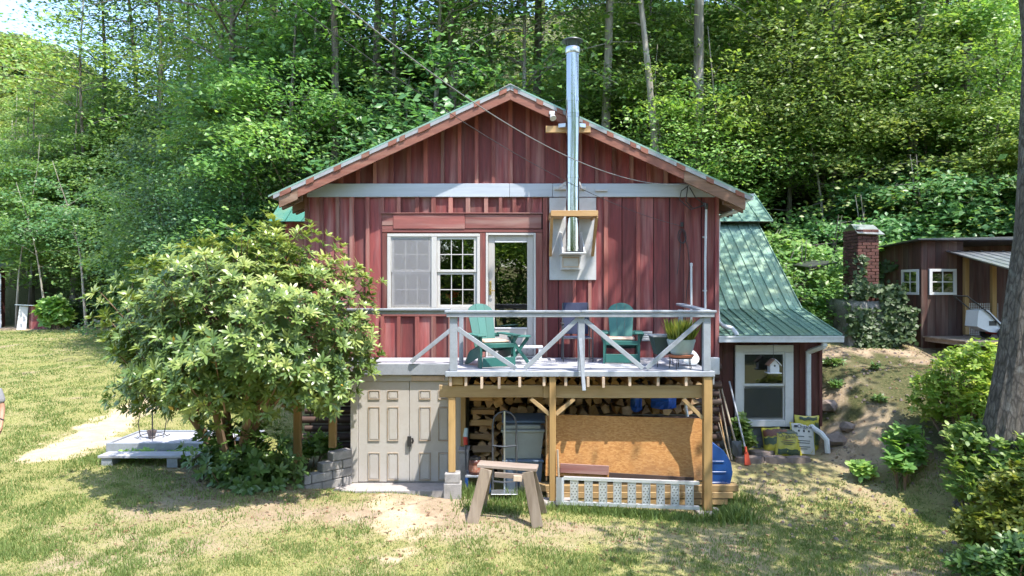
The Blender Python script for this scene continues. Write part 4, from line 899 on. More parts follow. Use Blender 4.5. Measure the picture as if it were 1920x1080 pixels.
P1 = cable("service_cable", ((1290, 346), (1150, 325), (1060, 290), (880, 190), (740, 92), (645, 2)), 3.27, 12.66, -1.6, 6.0, .0065, 'wiregrey', "twisted service cable dropping across the sky to the right end of the white band", 1.5)
P2 = cable("telephone_cable", ((1278, 424), (1140, 376), (1000, 308), (880, 236), (740, 142), (545, 2)), 3.18, 12.72, -2.2, 6.5, .0045, 'wire', "thin telephone wire sloping below the service cable to the wall hook", 1.5)
# ------------------------------------------------------------------ deck
rk = random.Random(77)
dk = thing("deck", "pale grey painted wooden deck with X braced rail above the firewood", "deck", (1, 10.7, .3))
XL, XR, YF, YL, YW = -1.02, 3.13, 10.62, 11.72, 12.755
df = box("deck_floor", XL + .02, XR - .02, YF + .05, YW - .02, 2.285, 2.312, M['backing'], dk, 0)
y = YF + .035
while y < YW - .01:
    y1 = min(y + .142, YW); x0 = XL if y < YL - .05 else -3.32
    cut = [x0] + ([rk.uniform(-1.2, .2), rk.uniform(1.0, 2.4)] if x0 < -2 else [rk.uniform(.4, 1.8)]) + [XR]
    for a, b in zip(cut[:-1], cut[1:]): box("floor_board", a + .001, b - .001, y, y1 - .005, 2.316, 2.35 + rk.uniform(-.001, .001), M['deckfloor'], df, .004)
    y = y1
box("deck_edge", XL - .02, XR + .03, YF, YF + .032, 2.268, 2.352, M['rail'], dk, .006)
box("deck_edge", -3.34, XL - .024, YL - .035, YL - .003, 2.16, 2.352, M['rail'], dk, .006); box("deck_edge", XR + .002, XR + .03, YF + .036, YW, 2.14, 2.35, M['rail'], dk, .006)
for x in (-.96, -.72, -.47, -.20, .12, .50, .84, 1.18, 1.42, 1.84, 2.28, 2.72, 3.05):
    yy = YF + rk.choice([.035, .035, -.01, -.03]); o = rk.uniform(-.015, .015)
    box("joist", x - .02, x + .02, yy + .012, 12.72, 2.122, 2.266, M['treat_y'], dk, .003)
    if yy < YF: box("joist_end", x - .021, x + .021, yy, yy + .011, 2.10 + o, 2.264, M['endgrain_sunpatch'], dk, .002)
    else: box("joist_end", x - .021, x + .021, yy, yy + .0115, 2.118, 2.264, M['endgrain_sunpatch'], dk, .002)
box("beam", -1.14, .49, 10.755, 10.845, 1.925, 2.118, M['treat_x'], dk, .006); box("beam", .494, 3.10, 10.752, 10.842, 1.915, 2.116, M['treat_x'], dk, .006)
box("beam_end_cap", -1.152, -1.142, 10.755, 10.845, 1.925, 2.118, M['endgrain_sunpatch'], dk, .002)
box("blocking", -1.0, -.77, 10.70, 10.75, 2.13, 2.262, M['treat_x'], dk)
def footing(x0, x1, y0, y1, z1): return box("footing", x0, x1, y0, y1, z1 - .35, z1, M['concrete'], dk, .012)
zc = G(.63, 10.7) + .05; footing(.47, 1.02, 10.58, 10.86, zc); box("post", .585, .685, 10.655, 10.75, zc, 2.266, M['treat_z'], dk, .006)
zr_ = G(3.06, 10.7) + .05; footing(2.88, 3.26, 10.56, 10.84, zr_); box("post", 2.99, 3.125, 10.64, 10.75, zr_, 2.266, M['treat_z'], dk, .006)
zl = .74; box("post", -1.005, -.895, 10.76, 10.85, zl + .002, 1.923, M['treat_z'], dk, .006); box("post", -.875, -.79, 11.62, 11.73, .95, 2.158, M['treat_z'], dk, .006)
for a in ((-1.075, -.80, 10.70, 10.92, .22, .58), (-1.06, -.82, 10.71, 10.91, .585, .738)): box("pier_block", *a, M['block'], dk, .012)
box("pier_block", -.89, -.73, 11.4, 11.735, .22, .90, M['block'], dk, .012); box("pier_cap", -.90, -.72, 11.38, 11.74, .903, .948, M['concrete'], dk, .006)
beam("knee_brace", (.30, 10.80, 1.90), (.60, 10.72, 1.66), .06, .085, M['treat_x'], dk, (0, 1, 0)); beam("knee_brace", (.98, 10.80, 1.90), (.68, 10.72, 1.66), .06, .085, M['treat_x'], dk, (0, 1, 0)); beam("knee_brace", (2.70, 10.80, 1.90), (3.0, 10.72, 1.60), .06, .085, M['treat_x'], dk, (0, 1, 0))
for x, zz in ((-3.06, .93), (-3.66, .6)): box("post", x - .06, x + .06, 11.60, 11.71, zz, 2.158 if x > -3.4 else 2.3, M['treat_z'], dk, .006)
box("side_beam", -3.75, -2.79, 11.725, 11.79, 2.0, 2.15, M['treat_x'], dk)
# rail
RT = 3.30
rl = box("top_rail", XL - .03, 1.07, YF - .03, YF + .115, RT - .035, RT, M['rail'], dk, .006); box("top_rail", 1.074, XR + .05, YF - .028, YF + .117, RT - .033, RT + .003, M['rail'], dk, .006)
box("rail_board", XL, XR + .02, YF - .012, YF + .024, RT - .105, RT - .038, M['rail'], dk, .005)
box("top_rail", -3.34, XL - .034, YL - .11, YL + .03, RT - .035, RT, M['rail'], dk, .006); box("rail_board", -3.3, XL - .03, YL - .04, YL - .005, RT - .10, RT - .038, M['rail'], dk, .005)
beam("top_rail", (3.09, YF + .12, RT - .017), (3.07, 12.50, RT + .055), .14, .035, M['rail'], dk)
for a in ((-.975, -.855, YF + .026, YF + .12), (1.03, 1.135, YF + .026, YF + .12), (2.985, 3.10, YF + .026, YF + .12), (-.90, -.83, 11.6, 11.69), (3.03, 3.10, 12.38, 12.46), (-3.3, -3.2, YL - .10, YL - .04)):
    box("rail_post", *a, 2.352 if a[2] > YF + .03 else 2.354, RT - .037, M['rail'], dk, .006)
def brace(p0, p1, y=YF + .05, w=.04, h=.07): beam("rail_brace", (p0[0], y, p0[1]), (p1[0], y, p1[1]), w, h, M['rail'], dk, (0, 0, 1), .005)
brace((-.86, 3.02), (.06, 2.39)); brace((1.03, 3.17), (.20, 2.39)); brace((1.135, 3.15), (2.05, 2.39)); brace((2.985, 3.17), (2.10, 2.39))
brace((-.99, 2.98), (-1.72, 2.39), YL - .07)
beam("outrigger_brace", (1.06, YF - .005, 2.86), (1.10, YF - .20, 2.08), .055, .05, M['rail'], dk, (0, 1, 0), .005)
mt = thing("utility_box", "small white utility box on the wall corner at deck level", "box", (3.75, 12.72, 2.1))
MB().box(3.64, 3.84, 12.62, 12.755, 2.05, 2.36, .008).build("box_body", M['gutter'], mt)
# ------------------------------------------------------------------ deck furniture
def adirondack(label):
    c = thing("adirondack_chair", label, "chair", (0, 0, 0), "green wooden deck chairs"); g = M['chairgreen']
    # faces -Y; origin on floor under the seat
    for s in (-1, 1):
        box("front_leg", s * .30 - .02, s * .30 + .02, -.33, -.22, 0, .52, g, c)
        box("arm_rest", s * .31 - .075, s * .31 + .075, -.40, .30, .523, .548, g, c, .006)
        mk("side_rail", [(s * .275 - .012, -.30, .22), (s * .275 - .012, -.30, .37), (s * .275 - .012, .28, .22), (s * .275 - .012, .52, 0), (s * .275 - .012, .36, 0)] + [(s * .275 + .012, -.30, .22), (s * .275 + .012, -.30, .37), (s * .275 + .012, .28, .22), (s * .275 + .012, .52, 0), (s * .275 + .012, .36, 0)], [(0, 1, 2, 3, 4), (9, 8, 7, 6, 5), (0, 5, 6, 1), (1, 6, 7, 2), (2, 7, 8, 3), (3, 8, 9, 4), (4, 9, 5, 0)], g, c)
        mk("arm_bracket", [(s * .325, -.32, .52), (s * .325, -.22, .52), (s * .325, -.24, .36), (s * .325 + s * .06, -.32, .52), (s * .325 + s * .06, -.22, .52)], [(0, 1, 2), (0, 3, 4, 1), (0, 2, 3), (1, 4, 2), (2, 4, 3)], g, c)
    box("front_apron", -.28, .28, -.345, -.332, .02, .17, g, c); box("front_apron", -.28, .28, -.345, -.332, .33, .40, g, c)
    for k in range(6):
        y0 = -.31 + k * .095; z0 = .385 - k * .028; MB().beam((-.29, y0 + .04, z0), (.29, y0 + .04, z0), .082, .02, (0, .28, 1), .004).build("seat_slat", g, c)
    # back: one shaped board with rounded top, leaning back
    mb = MB()
    for (x0, x1) in ((-.235, -.08), (-.076, .076), (.08, .235)):
        pr = []; n = 6
        for i in range(n + 1):
            x = x0 + (x1 - x0) * i / n; w_ = .82; top = .70 + .19 * math.sqrt(max(0, 1 - (x / .245) ** 2)); pr.append((x, top))
        taper = .80
        bot = [(x0 * taper, .0), (x1 * taper, .0)]
        poly = [bot[0], bot[1]] + [(x, t_) for x, t_ in reversed(pr)]
        v = []
        for d in (0, .022):
            for x, h in poly: v.append((x, .20 + h * .36 + d, .22 + h * .93))
        m_ = len(poly); mk("back_slat", v, [tuple(range(m_)), tuple(range(2 * m_ - 1, m_ - 1, -1))] + [(i, i + m_, (i + 1) % m_ + m_, (i + 1) % m_) for i in range(m_)], g, c)
    MB().beam((-.30, .345, .50), (.30, .345, .50), .05, .07, (0, 0, 1), .004).build("back_rail", g, c)
    MB().box(-.24, .24, -.30, .17, .405, .45, .02).build("cushion", M['cushion'], c)
    return c
ch = adirondack("sunlit green wooden deck chair in front of the glass door, turned right"); ch.location = (-.36, 11.42, 2.352); ch.rotation_euler = (0, 0, R(24)); ch.scale = (.98, .98, .98)
c2 = copy_tree(ch, "shaded green wooden deck chair in front of the red wall, right of the navy chair", (1.92, 12.0, 2.352), R(-8)); c2.scale = (.98, .98, .98)
tb = thing("folding_table", "small green folding side table with crossed legs beside the left deck chair", "table", (.12, 11.75, 2.352)); g = M['chairgreen']
for k in range(4): MB().box(-.20, .20, -.19 + k * .097, -.10 + k * .097, .46, .478, .003).build("top_slat", g, tb).location = (0, 0, 0)
for s in (-1, 1):
    MB().beam((-.16, s * .15, .455), (.17, s * .15, 0.0), .022, .045, (0, 0, 1), .003).build("leg", g, tb); MB().beam((.16, s * .125, .455), (-.17, s * .125, 0.0), .022, .045, (0, 0, 1), .003).build("leg", g, tb)
for o in tb.children: o.matrix_parent_inverse = Matrix.Identity(4)
bn = thing("step_bench", "low white step bench against the wall behind the small green table", "bench", (.38, 12.45, 2.352))
MB().box(-.38, .18, -.13, .13, .21, .245, .004).build("top_board", M['white'], bn); MB().box(-.36, -.30, -.12, .12, 0, .208, .004).build("leg", M['white'], bn); MB().box(.10, .16, -.12, .12, 0, .208, .004).build("leg", M['white'], bn)
for o in bn.children: o.matrix_parent_inverse = Matrix.Identity(4)
fc = thing("folding_chair", "navy fabric chair with a thin metal frame standing against the wall", "chair", (1.16, 12.25, 2.352)); gm_ = M['greymetal']
for s in (-1, 1):
    MB().tube([(s * .26, -.26, 0), (s * .26, -.26, .62), (s * .26, -.2, .645), (s * .26, .18, .64)], .012, 8).build("front_leg", gm_, fc, True); MB().tube([(s * .25, .22, 0), (s * .25, .16, .5), (s * .23, .26, 1.02)], .012, 8).build("back_leg", gm_, fc, True)
    MB().box(s * .26 - .025, s * .26 + .025, -.24, .16, .655, .675, .005).build("arm_rest", M['blackmetal'], fc)
MB().tube([(-.26, -.26, .06), (.26, -.26, .06)], .010, 6).build("cross_bar", gm_, fc); MB().tube([(-.25, -.25, .41), (.25, -.25, .41)], .012, 6).build("seat_bar", gm_, fc)
MB().box(-.235, .235, -.25, .18, .405, .43, .01).build("seat", M['navy'], fc); MB().beam((0, .185, .46), (0, .27, 1.03), .46, .015, (0, -1, .1), .004).build("backrest", M['navy'], fc)
for o in fc.children: o.matrix_parent_inverse = Matrix.Identity(4)
def pottery():
    p = thing("planter", "pale teal glazed planter of tufted green leaves on a terracotta saucer at the deck corner", "planter", (2.72, 10.98, 2.352))
    MB().lathe([(.02, .235), (.15, .235), (.185, .30), (.215, .42), (.225, .44), (.225, .475), (.205, .475), (.195, .44), (.02, .43)], (0, 0, 0), 28).build("pot", M['pot'], p, True)
    MB().lathe([(.02, .19), (.185, .19), (.205, .228), (.19, .232), (.02, .215)], (0, 0, 0), 28).build("saucer", M['terra'], p, True)
    st = MB().lathe([(.17, .17), (.18, .178), (.17, .186), (.16, .178)], (0, 0, 0), 24).build("wire_stand", M['blackmetal'], p, True)
    for k in range(5):
        a = k * 1.2566 + .3; c_, s_ = math.cos(a), math.sin(a); MB().tube([(.16 * c_, .16 * s_, .175), (.17 * c_, .17 * s_, .09), (.19 * c_, .19 * s_, 0)], .006, 6).build("stand_leg", M['blackmetal'], p)
    rs = np.random.default_rng(5); n = 420; a = rs.uniform(0, 6.283, n); r_ = .19 * np.sqrt(rs.uniform(0, 1, n)); P = np.stack([r_ * np.cos(a) - .02, r_ * np.sin(a), np.full(n, .44)], 1)
    d = np.stack([np.cos(a) * .25 * r_ / .19, np.sin(a) * .25 * r_ / .19, np.ones(n)], 1) + rs.normal(0, .14, (n, 3)); nrm = np.cross(d, rs.normal(0, 1, (n, 3))); nrm /= np.linalg.norm(nrm, axis=1, keepdims=True)
    L = rs.uniform(.16, .40, n); v, f = leaves(P, d, nrm, L, L * .10, .02); me = npmesh("foliage", v, f, M['leaf_s'], tint_for(n, rs)); o = link("foliage", me, p)
    for o in p.children: o.matrix_parent_inverse = Matrix.Identity(4)
    q = thing("planter_box", "dark green tapered planter box on thin legs behind the teal pot", "planter", (2.52, 11.35, 2.352))
    mk("box_body", [(-.14, -.14, .2), (.14, -.14, .2), (.14, .14, .2), (-.14, .14, .2), (-.21, -.21, .50), (.21, -.21, .50), (.21, .21, .50), (-.21, .21, .50)], [(3, 2, 1, 0), (0, 1, 5, 4), (1, 2, 6, 5), (2, 3, 7, 6), (3, 0, 4, 7), (4, 5, 6, 7)], M['darkbox'], q)
    for a in ((-.225, .225, -.225, -.19), (-.225, .225, .19, .225)): MB().box(a[0], a[1], a[2], a[3], .495, .52, .004).build("rim", M['rail'], q)
    for a in ((-.225, -.19), (.19, .225)): MB().box(a[0], a[1], -.188, .188, .496, .519, .004).build("rim", M['rail'], q)
    for sx in (-1, 1):
        for sy in (-1, 1): MB().tube([(sx * .12, sy * .12, .205), (sx * .13, sy * .13, 0)], .006, 6).build("leg", M['blackmetal'], q)
    for o in q.children: o.matrix_parent_inverse = Matrix.Identity(4)
    l_ = thing("pot_lid", "round pale metal lid propped behind the right corner post", "lid", (3.0, 11.35, 2.36)); MB().lathe([(.01, 0), (.15, .01), (.17, .025), (.165, .03), (.02, .02)], (0, 0, 0), 24).build("disc", M['gutter'], l_, True)
    l_.rotation_euler = (R(50), 0, R(10)); l_.location = (2.98, 11.5, 2.475)
    for o in l_.children: o.matrix_parent_inverse = Matrix.Identity(4)
pottery()
# flowers behind the panes
for x, lab in ((-1.14, "orange red flowers behind the right window panes"), (-1.72, "dim red flowers behind the screened left window")):
    p = thing("potted_flowers", lab, "flowers", (x, 13.05, 3.28)); MB().lathe([(.05, 0), (.065, .10), (.06, .10), (.01, .09)], (x, 13.05, 3.28), 16).build("pot", M['terra'], p)
    rs = np.random.default_rng(int(x * 100) % 50 + 60); n = 90; P = np.array([x, 13.05, 3.42]) + rs.normal(0, 1, (n, 3)) * np.array([.10, .06, .05]); nrm, d = frames(n, .7, rs); L = rs.uniform(.04, .09, n); v, f = leaves(P, d, nrm, L, L * .6); link("leaves", npmesh("leaves", v, f, M['leaf_c'], tint_for(n, rs)), p)
    n = 150; cl_ = rs.normal(0, 1, (6, 3)) * np.array([.11, .04, .035]); P = np.array([x, 13.02, 3.50]) + cl_[rs.integers(0, 6, n)] + rs.normal(0, .02, (n, 3)); nrm, d = frames(n, 1.2, rs); L = rs.uniform(.03, .055, n); v, f = leaves(P, d, nrm, L, L * .9); link("blossoms", npmesh("blossoms", v, f, M['petal']), p)
# ------------------------------------------------------------------ firewood under the deck
def logmesh(k):
    r = random.Random(100 + k); n = 3 + k % 3
    if k % 5 == 4: n = 9
    prof = []
    for i in range(n):
        a = 2 * math.pi * i / n + r.uniform(-.3, .3) * (0 if n == 9 else 1); q = r.uniform(.078, .125) * (1 if n != 9 else .8); prof.append((q * math.cos(a), q * math.sin(a) * .85))
    v = [(x, -.2, z) for x, z in prof] + [(x * r.uniform(.85, 1.05), .2, z * r.uniform(.85, 1.05)) for x, z in prof]
    me = bpy.data.meshes.new("firewood_log"); me.from_pydata(v, [], [tuple(range(n)), tuple(range(2 * n - 1, n - 1, -1))] + [(i, i + n, (i + 1) % n + n, (i + 1) % n) for i in range(n)]); me.update(); me.materials.append(M['logend'] if k % 2 else M['logend2']); return me
LM = [logmesh(k) for k in range(12)]
rl_ = random.Random(13); nlog = 0
def putlog(x, y, z, rx=0, rz=0, ry=None, sc=1.0, label=None):
    o = bpy.data.objects.new("firewood_log", rl_.choice(LM)); COL.objects.link(o); o.location = (x, y, z); o.rotation_euler = (rx, rl_.uniform(0, 6.28) if ry is None else ry, rz); o.scale = (sc, 1, sc)
    tag(o, label or "split firewood log in the stack under the deck", "firewood", "split firewood logs stacked under the deck")
z = .50; row = 0
while z < 2.14:
    x = -.60 + (.09 if row % 2 else 0)
    while x < 3.25:
        hidden = (x > .68 and z < 1.45) or (-.10 < x < .50 and z < 1.30)
        if not hidden: putlog(x + rl_.uniform(-.02, .02), 12.05 + rl_.uniform(-.06, .05) - (.03 if z > 1.9 else 0), z + rl_.uniform(-.02, .02), sc=rl_.uniform(.85, 1.12), rz=rl_.uniform(-.08, .08))
        x += .178 * rl_.uniform(.88, 1.12)
    z += .148; row += 1
for k, zz in enumerate((.62, .86, 1.08, 1.30, 1.52, 1.74)):       # cribbed end of the stack
    for q in range(2): putlog(-.50 + rl_.uniform(-.04, .04), 11.78 + q * .1, zz + rl_.uniform(-.02, .02), 0, R(88) + rl_.uniform(-.15, .15), sc=.62, label="firewood log laid crosswise at the cribbed left end of the stack")
for k in range(26): putlog(-.55 + k * .145 + rl_.uniform(-.05, .05), 11.6 + rl_.uniform(-.15, .2), 2.19 + rl_.uniform(-.02, .01), 0, rl_.uniform(-.7, .7), sc=.36, label="split kindling lying loose on top of the stack below the deck joists")
tp = MB(); rs = random.Random(3)
for (cx, cz, w_, h) in ((2.62, 1.70, .22, .15), (2.15, 1.72, .10, .22), (2.75, 1.90, .07, .08)):
    n = 7; v = []
    for j in range(n):
        for i in range(n):
            u, q = i / (n - 1) * 2 - 1, j / (n - 1) * 2 - 1; v.append((cx + u * w_, 11.80 - .06 * (1 - u * u) * (1 - q * q) + rs.uniform(-.02, .02), cz + q * h * (1 - .25 * u * u)))
    tp.add(v, [(j * n + i, j * n + i + 1, (j + 1) * n + i + 1, (j + 1) * n + i) for j in range(n - 1) for i in range(n - 1)])
o = tp.build("tarp", M['tarpblue']); tag(o, "crumpled bright blue tarp stuffed over the right end of the firewood", "tarp")
o = tube("leaning_pipe", [(2.93, 11.4, 1.5), (2.88, 11.6, 2.1)], .025, M['white']); tag(o, "white pipe leaning by the blue tarp at the right end of the woodpile", "pipe")
# sheet, boards and ramp in front of the woodpile
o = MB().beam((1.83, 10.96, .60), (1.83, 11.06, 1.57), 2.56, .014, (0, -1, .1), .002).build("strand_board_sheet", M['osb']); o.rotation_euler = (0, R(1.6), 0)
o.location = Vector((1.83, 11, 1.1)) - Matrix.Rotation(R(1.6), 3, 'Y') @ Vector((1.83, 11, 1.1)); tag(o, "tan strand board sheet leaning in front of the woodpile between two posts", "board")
o = box("strand_board_sheet", .545, .565, 10.98, 11.04, .55, 1.60, M['pine_z']); tag(o, "narrow edge of a second upright sheet just left of the middle deck post", "board")
o = beam("red_board", (.77, 10.93, .77), (1.55, 10.93, .73), .02, .15, M['red_h']); tag(o, "short dark red board leaning low on the strand board sheet", "board")
o = beam("brown_board", (1.55, 10.90, .66), (2.90, 10.90, .58), .02, .09, M['log']); tag(o, "long dark brown board lying behind the aluminium ramp", "board")
for k, (a, b, y0, zz, lab) in enumerate(((.35, 3.62, 11.02, .40, "long pine plank sticking out right of the corner post, uppermost in the pile"), (.55, 3.52, 10.99, .30, "long pine plank in the middle of the pile behind the ramp"), (.30, 3.44, 11.0, .195, "long pine plank at the bottom of the pile behind the ramp"))):
    o = box("lumber_plank", a, b, y0 - .12, y0 + .1, zz, zz + .095, M['treat_x']); tag(o, lab, "plank", "planks piled behind the ramp")
ra = thing("aluminium_ramp", "silver aluminium loading ramp with perforated rungs standing on edge under the deck", "ramp", (1.8, 10.52, .3))
def rx(x): return -.038 * (x - .76)
for zz, h in ((.70, .045), (.315, .05)):
    v = [(x, y_, zz + rx(x) + d) for x in (.80, 2.885) for (y_, d) in ((10.50, 0), (10.56, 0), (10.56, h), (10.50, h))]
    mk("side_rail", v, [(0, 1, 2, 3), (7, 6, 5, 4), (0, 4, 5, 1), (1, 5, 6, 2), (2, 6, 7, 3), (3, 7, 4, 0)], M['alu'], ra)
for k in range(9):
    x = .95 + k * .222; zz = rx(x)
    rg = MB().box(x - .045, x + .06, 10.512, 10.53, .366 + zz, .70 + zz, .003).build("rung", M['alu'], ra)
    MB().box(x - .055, x - .046, 10.505, 10.55, .366 + zz, .70 + zz).build("rung_flange", M['alu'], rg); MB().box(x + .061, x + .070, 10.505, 10.55, .366 + zz, .70 + zz).build("rung_flange", M['alu'], rg)
    hb = MB()
    for j in range(7):
        for i in range(2):
            a0 = x - .02 + i * .05 + (.012 if j % 2 else -.008); b0 = .40 + zz + j * .042; hb.lathe([(.009, 0), (.009, .004)], (0, 0, 0), 6)
            for q in range(len(hb.v) - 12, len(hb.v)): p = hb.v[q]; hb.v[q] = (a0 + p[0], 10.5075 + p[2], b0 + p[1])
    hb.build("traction_holes", M['blackmetal'], rg)["kind"] = "stuff"
mk("hook_plate", [(.76, 10.46, .32), (.80, 10.50, .32), (.80, 10.50, .745), (.76, 10.46, .745), (.68, 10.50, .32), (.68, 10.50, .745)], [(0, 1, 2, 3), (4, 0, 3, 5)], M['alu'], ra)
# hand truck, bins, small things
ht = thing("hand_truck", "grey tubular hand truck with a looped handle standing in front of the bin", "hand truck", (-.12, 10.9, .32)); gm_ = M['greymetal']
MB().tube([(-.31, 10.95, .42), (-.31, 10.98, 1.45), (-.285, 10.98, 1.57), (-.22, 10.98, 1.64), (-.12, 10.98, 1.67), (-.02, 10.98, 1.64), (.045, 10.98, 1.57), (.07, 10.98, 1.45), (.07, 10.95, .42)], .017, 10).build("frame_loop", gm_, ht, True)
MB().tube([(-.12, 10.965, .42), (-.12, 10.975, 1.67)], .016, 8).build("centre_tube", M['galv'], ht, True)
for zz in (1.12, .80, .55): MB().tube([(-.31, 10.96, zz), (-.12, 10.94, zz - .015), (.07, 10.96, zz)], .014, 8).build("cross_bar", gm_, ht, True)
MB().box(-.33, .09, 10.70, 10.95, .405, .418, .003).build("toe_plate", M['galv'], ht)
for x in (-.40, .16):
    wl = MB().tube([(x - .035, 11.0, .45), (x + .035, 11.0, .45)], .125, 18).build("wheel", M['rubber'], ht, True); MB().tube([(x - .038, 11.0, .45), (x + .038, 11.0, .45)], .06, 14).build("hub", M['hubgrey'], wl)
def tub(name, x0, x1, y0, y1, z0, z1, tap, mat, lidm, label, lidz=.05):
    t_ = thing(name, label, "bin", ((x0 + x1) / 2, (y0 + y1) / 2, z0))
    v = [(x0 + tap, y0 + tap, z0), (x1 - tap, y0 + tap, z0), (x1 - tap, y1 - tap, z0), (x0 + tap, y1 - tap, z0), (x0, y0, z1), (x1, y0, z1), (x1, y1, z1), (x0, y1, z1)]
    mk("bin_body", v, [(3, 2, 1, 0), (4, 5, 6, 7), (0, 1, 5, 4), (1, 2, 6, 5), (2, 3, 7, 6), (3, 0, 4, 7)], M[mat], t_)
    box("rim", x0 - .018, x1 + .018, y0 - .018, y1 + .018, z1 - .04, z1 - .005, M[mat], t_, .006)
    if lidm: box("lid", x0 - .02, x1 + .02, y0 - .02, y1 + .02, z1 + .002, z1 + lidz, M[lidm], t_, .015)
    return t_
gb = tub("storage_bin", -.16, .52, 11.12, 11.55, .86, 1.34, .05, 'bin', None, "grey plastic storage bin behind the hand truck, upper of two")
tub("storage_bin", -.14, .50, 11.12, 11.52, .30, .85, .04, 'binlid', None, "dark lower storage bin under the grey one behind the sawhorse")
MB().beam((.19, 11.2, 1.44), (.19, 11.55, 1.52), .72, .05, (0, 0, 1), .02).build("lid", M['binlid'], gb)
o = box("loose_tray", -.14, .47, 11.14, 11.54, 1.345, 1.41, M['bin'], None, .012); tag(o, "pale grey tray stacked on the storage bin beneath the lid", "tray")
sb_ = thing("low_bench", "small blue grey bench carrying the canister left of the sawhorse", "bench", (-.55, 11.2, .32)); box("top_board", -.76, -.32, 11.05, 11.40, .58, .61, M['rail'], sb_)
for x in (-.74, -.37):
    for y_ in (11.07, 11.35): box("leg", x - .02, x + .025, y_ - .02, y_ + .02, .28, .578, M['plasticblue'], sb_)
cn = thing("canister", "round dark red and brown labelled canister on the low bench", "canister", (-.60, 11.18, .612))
MB().lathe([(.10, 0), (.108, .01), (.108, .19), (.10, .22), (.085, .235)], (-.60, 11.18, .612), 24).build("body", paint("brown_canister", (.10, .03, .02), .35, .05, .2), cn, True)
MB().lathe([(.109, .045), (.1095, .05), (.1095, .15), (.109, .155)], (-.60, 11.18, .612), 24).build("label_wrap", paint("canister_label", (.30, .08, .05), .4, .05, .8, 22, dirtcol=(.45, .36, .28)), cn, True)
MB().lathe([(.09, .236), (.09, .27), (.07, .28)], (-.60, 11.18, .612), 20).build("lid", M['blackmetal'], cn, True)
st_ = thing("string_trimmer", "black string trimmer with a red grip propped by the basement door", "trimmer", (-.76, 11.35, .4)); tube("shaft", [(-.74, 11.0, .35), (-.77, 11.33, 1.05), (-.78, 11.36, 1.25)], .014, M['blackmetal'], st_); MB().tube([(-.77, 11.33, 1.05), (-.775, 11.345, 1.18)], .035, 10).build("grip", M['redplastic'], st_, True); MB().tube([(-.775, 11.345, 1.18), (-.76, 11.36, 1.32)], [.045, .03], 10).build("motor_head", M['pot'], st_, True)
o = tube("wood_stake", [(.74, 10.60, .34), (.71, 10.64, 1.13)], .016, M['toolwood']); tag(o, "thin wooden stake leaning on the right of the middle deck post", "stake")
# sawhorse
sh = thing("sawhorse", "weathered wooden sawhorse with splayed legs on the worn grass", "sawhorse", (-.05, 9.9, .33))
gy = G(0, 9.75)
MB().beam((-.49, 9.96, 1.085), (.37, 9.84, 1.055), .26, .045, (0, 0, 1), .006).build("top_board", M['greywood_x'], sh)
MB().beam((-.25, 9.75, .985), (.16, 9.71, .965), .035, .07, (0, 0, 1), .004).build("spreader", M['greywood_x'], sh); MB().beam((.02, 9.69, .95), (.14, 9.685, .945), .03, .08, (0, 0, 1), .004).build("nailed_block", M['endgrain_sunpatch'], sh)
for (a, b, wd) in (((-.37, 9.80, 1.05), (-.575, 9.66, gy - .02), .17), ((.22, 9.73, 1.03), (.36, 9.62, gy - .02), .16), ((-.34, 10.02, 1.06), (-.47, 10.30, gy - .02), .14), ((.26, 9.95, 1.03), (.46, 10.22, gy - .02), .14)):
    MB().beam(a, b, wd, .04, (0, -1, .1), .005).build("leg", M['greywood'], sh)
# slab, wing wall and loose block before the basement doors
o = box("doorstep_slab", -2.98, -1.05, 11.33, 11.78, .14, .292, M['concrete'], None, .015); tag(o, "pale concrete doorstep slab in front of the beige basement doors", "slab")
o = box("loose_block", -2.45, -2.05, 10.98, 11.12, .18, .28, M['block'], None, .02); tag(o, "grey concrete block lying in the grass before the doorstep", "block")
ww = thing("retaining_wall", "stepped concrete block retaining wall left of the basement doors", "wall", (-3.0, 11.5, .2))
p0 = Vector((-2.80, 11.78, 0)); p1 = Vector((-3.44, 11.16, 0)); dv = (p1 - p0).normalized(); Lw = (p1 - p0).length
for r_ in range(6):
    s = -.19 * (r_ % 2); top = .28 + (r_ + 1) * .15
    while s < Lw:
        a, b = max(0, s), min(Lw, s + .38); zmax = 1.02 - .40 * max(0, (a + b) / 2 - .12) / Lw
        if b - a > .06 and top <= zmax + .09: MB().beam(p0 + dv * (a + .004) + Vector((0, 0, .21 + r_ * .15)), p0 + dv * (b - .004) + Vector((0, 0, .21 + r_ * .15)), .19, .142, (0, 0, 1), .012).build("block", M['block'], ww)
        s += .38
# ------------------------------------------------------------------ right side of the house: tools, bags, birdhouse
rp = random.Random(9)
def tool(name, label, top, bot, r, mat): 
    e = thing(name, label, "tool", bot); tube("handle", [top, tuple((a + b) / 2 for a, b in zip(top, bot)), bot], r, M[mat], e); return e
def gg(x, y, d=0.0): return (x, y, G(x, y) + d)
b1 = gg(4.17, 12.72, .30); e = tool("spade", "spade with a pale wooden handle leaning on the wall, nearest the window trim", (3.99, 13.14, 1.86), b1, .019, 'toolwood')
mk("blade", [(4.08, 12.70, b1[2] + .06), (4.27, 12.70, b1[2] + .06), (4.27, 12.66, b1[2] - .18), (4.18, 12.64, b1[2] - .29), (4.09, 12.66, b1[2] - .18), (4.175, 12.66, b1[2] - .05)], [(0, 5, 1), (1, 5, 2), (2, 5, 3), (3, 5, 4), (4, 5, 0)], M['greymetal'], e)
b2 = gg(4.08, 12.66, .02); e = tool("rake_handle", "long pale pole leaning on the wall beside the spade", (3.95, 13.14, 1.83), b2, .016, 'toolwood')
b3 = gg(3.98, 12.55, .05); e = tool("bamboo_pole", "short yellowish pole leaning left of the other garden tools", (3.88, 13.0, 1.58), b3, .014, 'pine_z')
